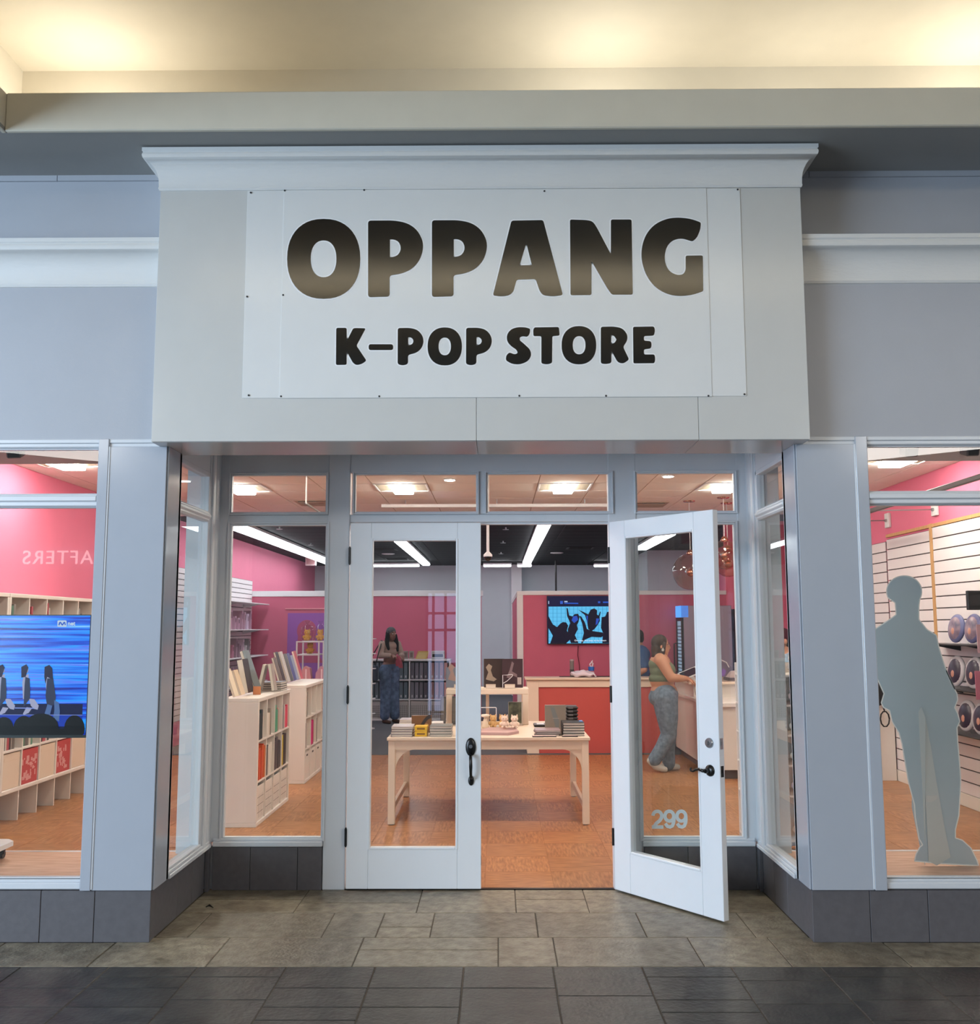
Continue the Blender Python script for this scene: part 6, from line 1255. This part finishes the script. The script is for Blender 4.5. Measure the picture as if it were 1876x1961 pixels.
# --- woman in washed jeans and sage top, in profile at the checkout counter (faces +x)
Mx = Matrix.Translation((1.93, 6.42, 0)) @ Matrix.Diagonal((1, 1, 1.0, 1))
h = V(.035, 0, 1.475); B = []
face(B, h, None)
rs_, re, rw = V(.0, -.185, 1.305), V(.105, -.225, 1.105), V(.305, -.165, 1.09)
ls, le, lw = V(.03, .185, 1.305), V(.14, .225, 1.10), V(.30, .075, 1.075)
torso = [('e', V(.015, 0, 1.275), (.125, .175, .105)), ('e', V(.045, 0, 1.18), (.145, .175, .13)), ('e', V(.035, 0, 1.06), (.145, .165, .13)), ('e', V(.055, 0, .93), (.160, .185, .13))]
B += torso + [('c', [(V(.015, 0, 1.42), .056), (V(0, 0, 1.32), .066)]), ('c', [(V(.0, -.10, 1.32), .07), (rs_, .074), (re, .056), ((re+rw)*.5, .046), (rw, .030)]), ('c', [(V(.02, .10, 1.32), .07), (ls, .072), (le, .054), ((le+lw)*.5, .045), (lw, .030)])]
legs = [[(V(.055, -.10, .88), .13), (V(.075, -.095, .62), .108), (V(.085, -.09, .44), .078), (V(.0, -.09, .28), .070), (V(-.105, -.09, .145), .050)], [(V(.065, .09, .88), .13), (V(.10, .09, .62), .108), (V(.12, .085, .44), .080), (V(.105, .085, .25), .068), (V(.092, .085, .075), .05)]]
B += [('c', l) for l in legs] + [('c', [(V(-.115, -.09, .12), .036), (V(-.02, -.09, .035), .03), (V(.02, -.09, .028), .022)]), ('c', [(V(.07, .085, .05), .036), (V(.19, .085, .03), .028)])]
B += hand(rw, V(.95, .2, -.35), V(.2, -.3, 1), 1, .9) + hand(lw, V(1, -.25, -.15), V(.1, .2, 1), -1, .9)
pw = organic('person', B, .0085, M['skin'], None, Mx); dress(pw, 'woman in a sage crop top and washed jeans standing at the checkout counter')
face_bits(pw, h, Mx, M['hairb'], cm((176, 104, 96), .4))
organic('crop_top', [('e', V(.012, 0, 1.255), (.135, .168, .10)), ('e', V(.045, 0, 1.18), (.156, .182, .128)), ('e', V(.033, 0, 1.085), (.157, .176, .085)), ('c', [(V(-.01, -.115, 1.34), .045), (V(.03, -.12, 1.28), .06)]), ('c', [(V(-.01, .115, 1.34), .045), (V(.03, .12, 1.28), .06)])], .009, M['green'], pw, Mx)
organic('jeans', [('e', V(.055, 0, .90), (.170, .195, .125)), ('e', V(-.03, 0, .86), (.10, .17, .10))] + [('c', [(p_, r_*1.10+.006) for p_, r_ in l[:-1]] + [(l[-1][0]+(V(.015, 0, .0)), .078)]) for l in legs], .0095, M['jeanl'], pw, Mx)
organic('hair', [('e', h+V(-.022, 0, .036), (.100, .086, .100)), ('e', h+V(-.055, 0, -.05), (.068, .086, .115)), ('e', h+V(-.065, -.02, -.12), (.055, .075, .07)), ('c', [(h+V(.03, -.076, .02), .02), (h+V(.0, -.084, -.10), .026)]), ('c', [(h+V(.03, .076, .02), .02), (h+V(.0, .084, -.10), .026)])], .008, M['hairb'], pw, Mx)
gl_ = obj('glasses', MB(Mx).tube([h+V(.094, -.048, .010), h+V(.098, -.03, -.006), h+V(.10, -.012, .008), h+V(.098, -.03, .026), h+V(.094, -.048, .010)], .003, 6).tube([h+V(.094, .048, .010), h+V(.098, .03, -.006), h+V(.10, .012, .008), h+V(.098, .03, .026), h+V(.094, .048, .010)], .003, 6).tube([h+V(.10, -.012, .010), h+V(.10, .012, .010)], .0025, 6).tube([h+V(.092, -.05, .014), h+V(.01, -.078, .016)], .003, 6).tube([h+V(.092, .05, .014), h+V(.01, .078, .016)], .003, 6), cm((120, 50, 50), .3), pw)
obj('earring', MB(Mx).lathe([(.012, -.003), (.016, 0), (.012, .003)], h+V(.0, -.112, -.05), 12, 'y').sphere(h+V(0, -.112, -.03), .007, 8, 6), cm((190, 190, 186), .3), pw)
organic('shoe', [('c', [(V(-.135, -.09, .135), .045), (V(-.075, -.09, .075), .046), (V(.0, -.09, .045), .040), (V(.035, -.09, .036), .032)])], .008, M['shoe'], pw, Mx); organic('shoe', [('c', [(V(.055, .085, .052), .048), (V(.12, .085, .05), .046), (V(.21, .085, .04), .036)])], .008, M['shoe'], pw, Mx)
cl_ = V(.385, -.13, 1.045); rest('cloth_strap', 'pale folded strap held in the hands of the woman in jeans', 'strap', MB(Mx).tube([V(.385, -.125, 1.07), V(.395, -.13, 1.05), V(.40, -.13, .98), V(.41, -.13, .90)], [.012, .016, .013, .008], 8), cm((206, 196, 188), .8), smooth=True)

# --- woman with a headscarf among the shelves at the back, turned a little towards the door
Mx = Matrix.Translation((-1.925, 12.40, 0)) @ Matrix.Rotation(R(-48), 4, 'Z')
h = V(.05, -.01, 1.575); B = []; face(B, h, None, .97)
rs_, re, rw = V(.0, -.175, 1.40), V(.03, -.235, 1.205), V(.235, -.12, 1.205)
ls, le, lw = V(.0, .165, 1.40), V(.08, .20, 1.19), V(.27, .02, 1.19)
B += [('e', V(0, 0, 1.36), (.10, .155, .10)), ('e', V(.0, 0, 1.26), (.10, .14, .12)), ('e', V(-.01, 0, 1.13), (.09, .125, .12)), ('e', V(-.02, 0, 1.0), (.105, .15, .12)), ('c', [(V(.03, 0, 1.52), .046), (V(.0, 0, 1.42), .055)])]
B += [('c', [(V(0, -.09, 1.42), .055), (rs_, .056), (re, .042), (rw, .026)]), ('c', [(V(0, .09, 1.42), .055), (ls, .056), (le, .042), (lw, .026)])]
legs = [[(V(-.02, -.085, .93), .105), (V(-.01, -.085, .55), .068), (V(-.02, -.09, .09), .042)], [(V(-.02, .085, .93), .105), (V(.01, .085, .55), .068), (V(.02, .10, .09), .042)]]
B += [('c', l) for l in legs] + [('c', [(V(-.04, -.09, .05), .034), (V(.12, -.09, .03), .026)]), ('c', [(V(.0, .10, .05), .034), (V(.16, .11, .03), .026)])]
B += hand(rw, V(.9, .35, -.25), V(0, -.2, 1), 1, .7) + hand(lw, V(.9, -.1, -.3), V(0, .2, 1), -1, .7)
pl = organic('person', B, .0085, M['skind'], None, Mx); dress(pl, 'woman in a headscarf and blue jeans standing by the back binder shelf'); face_bits(pl, h, Mx, M['hair'], cm((120, 60, 60), .4), .97)
organic('cardigan', [('e', V(0, 0, 1.36), (.112, .165, .098)), ('e', V(.0, 0, 1.27), (.113, .15, .105)), ('c', [(rs_, .066), (re, .055), (re+(rw-re)*.8, .040)]), ('c', [(ls, .066), (le, .055), (le+(lw-le)*.8, .040)])], .0095, M['knit'], pl, Mx)
organic('jeans', [('e', V(-.02, 0, 1.0), (.115, .160, .085))] + [('c', [(l[0][0], .118), (l[1][0], .095), (l[2][0]+V(0, 0, .05), .088)]) for l in legs], .0095, M['jean'], pl, Mx)
organic('hair', [('e', h+V(-.035, 0, .01), (.085, .088, .10)), ('c', [(h+V(.0, -.085, -.02), .035), (h+V(.01, -.105, -.16), .040), (h+V(.04, -.09, -.26), .024)]), ('c', [(h+V(.0, .085, -.02), .035), (h+V(.01, .105, -.16), .042), (h+V(.05, .10, -.29), .024)]), ('e', h+V(-.075, 0, -.12), (.05, .09, .14))], .009, M['hair'], pl, Mx)
organic('headscarf', [('e', h+V(-.018, 0, .050), (.096, .086, .085)), ('c', [(h+V(-.09, 0, .03), .03), (h+V(-.13, -.03, -.03), .018)])], .008, M['scarf'], pl, Mx)
organic('shoe', [('c', [(V(-.045, -.09, .042), .038), (V(.13, -.09, .032), .030)])], .008, M['brown'], pl, Mx); organic('shoe', [('c', [(V(-.005, .10, .042), .038), (V(.17, .11, .032), .030)])], .008, M['brown'], pl, Mx)
t = thing('shoulder_bag', 'dark blue bag hanging at the hip of the woman in the headscarf', 'bag', Mx @ V(-.05, -.27, .8)); obj('bag_body', MB(Mx).box(-.16, .10, -.40, -.315, .76, 1.03, .02), cm((30, 44, 62), .6), t)
obj('bag_strap', MB(Mx).tube([V(-.12, -.36, 1.03), V(-.10, -.30, 1.22), V(-.01, -.185, 1.47), V(.02, -.19, 1.46), V(.08, -.31, 1.25), V(.06, -.36, 1.03)], .010, 6), M['blackm'], t, smooth=True)
rest('red_pouch', 'crumpled red pouch held by the woman in the headscarf', 'pouch', MB(Mx).prism([(.30, 1.17), (.36, 1.20), (.42, 1.12), (.46, .99), (.40, 1.0), (.36, 1.03), (.31, 1.02)], -.10, -.05), cm((150, 50, 66), .7))

# --- man in a blue shirt behind the service counter, back turned; second man behind the toy shelf
def man(name, label, loc, yaw, top, pants, hh, skin='skin', bend=0.0):
    Mx = Matrix.Translation(loc) @ Matrix.Rotation(yaw, 4, 'Z') @ Matrix.Diagonal((1, 1, hh/1.75, 1))
    h = V(.06+bend, 0, 1.625); B = []; face(B, h, None)
    rs_, re, rw = V(bend*.8, -.205, 1.43), V(bend*.8-.01, -.255, 1.16), V(.17+bend, -.22, 1.02); ls, le, lw = V(bend*.8, .205, 1.43), V(bend*.8-.01, .255, 1.16), V(.17+bend, .22, 1.02)
    B += [('e', V(bend*.7, 0, 1.38), (.12, .185, .12)), ('e', V(bend*.4, 0, 1.24), (.115, .16, .13)), ('e', V(0, 0, 1.10), (.11, .15, .12)), ('e', V(0, 0, .97), (.115, .16, .11)), ('c', [(V(.03+bend, 0, 1.56), .055), (V(bend*.8, 0, 1.44), .064)])]
    for a, b_, c_ in ((rs_, re, rw), (ls, le, lw)): B.append(('c', [(V(a.x, a.y*.5, a.z+.01), .065), (a, .066), (b_, .048), (c_, .030)]))
    lg_ = [[(V(0, s_*.09, .92), .11), (V(.01, s_*.09, .50), .07), (V(0, s_*.095, .08), .046)] for s_ in (-1, 1)]; B += [('c', l) for l in lg_] + [('c', [(V(-.02, s_*.095, .045), .036), (V(.16, s_*.10, .032), .028)]) for s_ in (-1, 1)]
    B += hand(rw, V(.8, .05, -.5), V(.4, -.4, .8), 1, .6) + hand(lw, V(.8, -.05, -.5), V(.4, .4, .8), -1, .6)
    p = organic(name, B, .0095, M[skin], None, Mx); dress(p, label); face_bits(p, h, Mx, M['hair'], cm((170, 100, 92), .4))
    organic('shirt', [('e', V(bend*.7, 0, 1.38), (.137, .20, .122)), ('e', V(bend*.4, 0, 1.24), (.132, .175, .13)), ('e', V(0, 0, 1.10), (.128, .168, .12)), ('e', V(0, 0, 1.0), (.132, .176, .08)), ('c', [(V(rs_.x, -.10, 1.46), .06), (rs_, .082), (rs_+(re-rs_)*.75, .072)]), ('c', [(V(ls.x, .10, 1.46), .06), (ls, .082), (ls+(le-ls)*.75, .072)])], .0105, M[top], p, Mx)
    organic('trousers', [('e', V(0, 0, .95), (.13, .175, .09))] + [('c', [(l[0][0], .122), (l[1][0], .090), (l[2][0]+V(0, 0, .02), .072)]) for l in lg_], .0105, M[pants], p, Mx)
    organic('hair', [('e', h+V(-.022, 0, .045), (.092, .083, .090)), ('e', h+V(-.055, 0, -.01), (.060, .078, .075))], .009, M['hair'], p, Mx)
    for s_ in (-1, 1): organic('shoe', [('c', [(V(-.025, s_*.095, .046), .044), (V(.17, s_*.10, .036), .034)])], .0095, M['black'], p, Mx)
    return p
man('person', 'man in a blue shirt with his back turned behind the service counter', (2.06, 8.84, 0), R(180), 'blueshirt', 'dark', 1.66)
man('person', 'man in a light blue shirt glimpsed behind the narrow toy shelf', (2.86, 4.35, 0), R(200), 'lightblue', 'dark', 1.68)
# ------------------------------------------------------------------ the concourse opposite (seen in reflections)
op = sgroup('wall_opposite')
OY = -12.0
WA, WB_ = -1.42, -.66
struct('opposite_wall', MB().box(-16, WA, OY-.2, OY, 0, 9.0).box(WB_, 16, OY-.2, OY, 0, 9.0).box(WA, WB_, OY-.2, OY, 2.42, 9.0), M['soffit'], op)
wn = sgroup('window_20'); sky_m = emit('daylight_glazing', (186, 206, 255), 4.0)
for x in (WA, WA+.13, -1.05, WB_-.05): obj('mullion', MB().box(x, x+.05, OY-.06, OY+.02, 0, 2.42), M['cgrid_d'], wn)
for z in (.02, 1.62, 1.95, 2.37): obj('mullion', MB().box(WA, WB_, OY-.05, OY+.015, z, z+.05), M['cgrid_d'], wn)
obj('door_panel', MB().box(-1.0, WB_, OY-.04, OY-.01, 0, 1.0), M['soffit'], wn); obj('pane', MB().box(WA, WB_, OY-.09, OY-.07, 0, 2.42), sky_m, wn)
sgn = thing('mall_sign', 'glowing white lettering above the shop across the concourse', 'sign', (-7.7, OY+.05, 2.7)); q = []
me = text_mesh('AFTERS', .345, .01, .0, 1.15); place_text('lettering', me, emit('sign_letters', (255, 246, 255), 6.0), Matrix.Translation((-7.83, OY+.04, 2.94)) @ Matrix.Rotation(pi, 4, 'Z') @ Matrix.Rotation(pi/2, 4, 'X'), sgn)
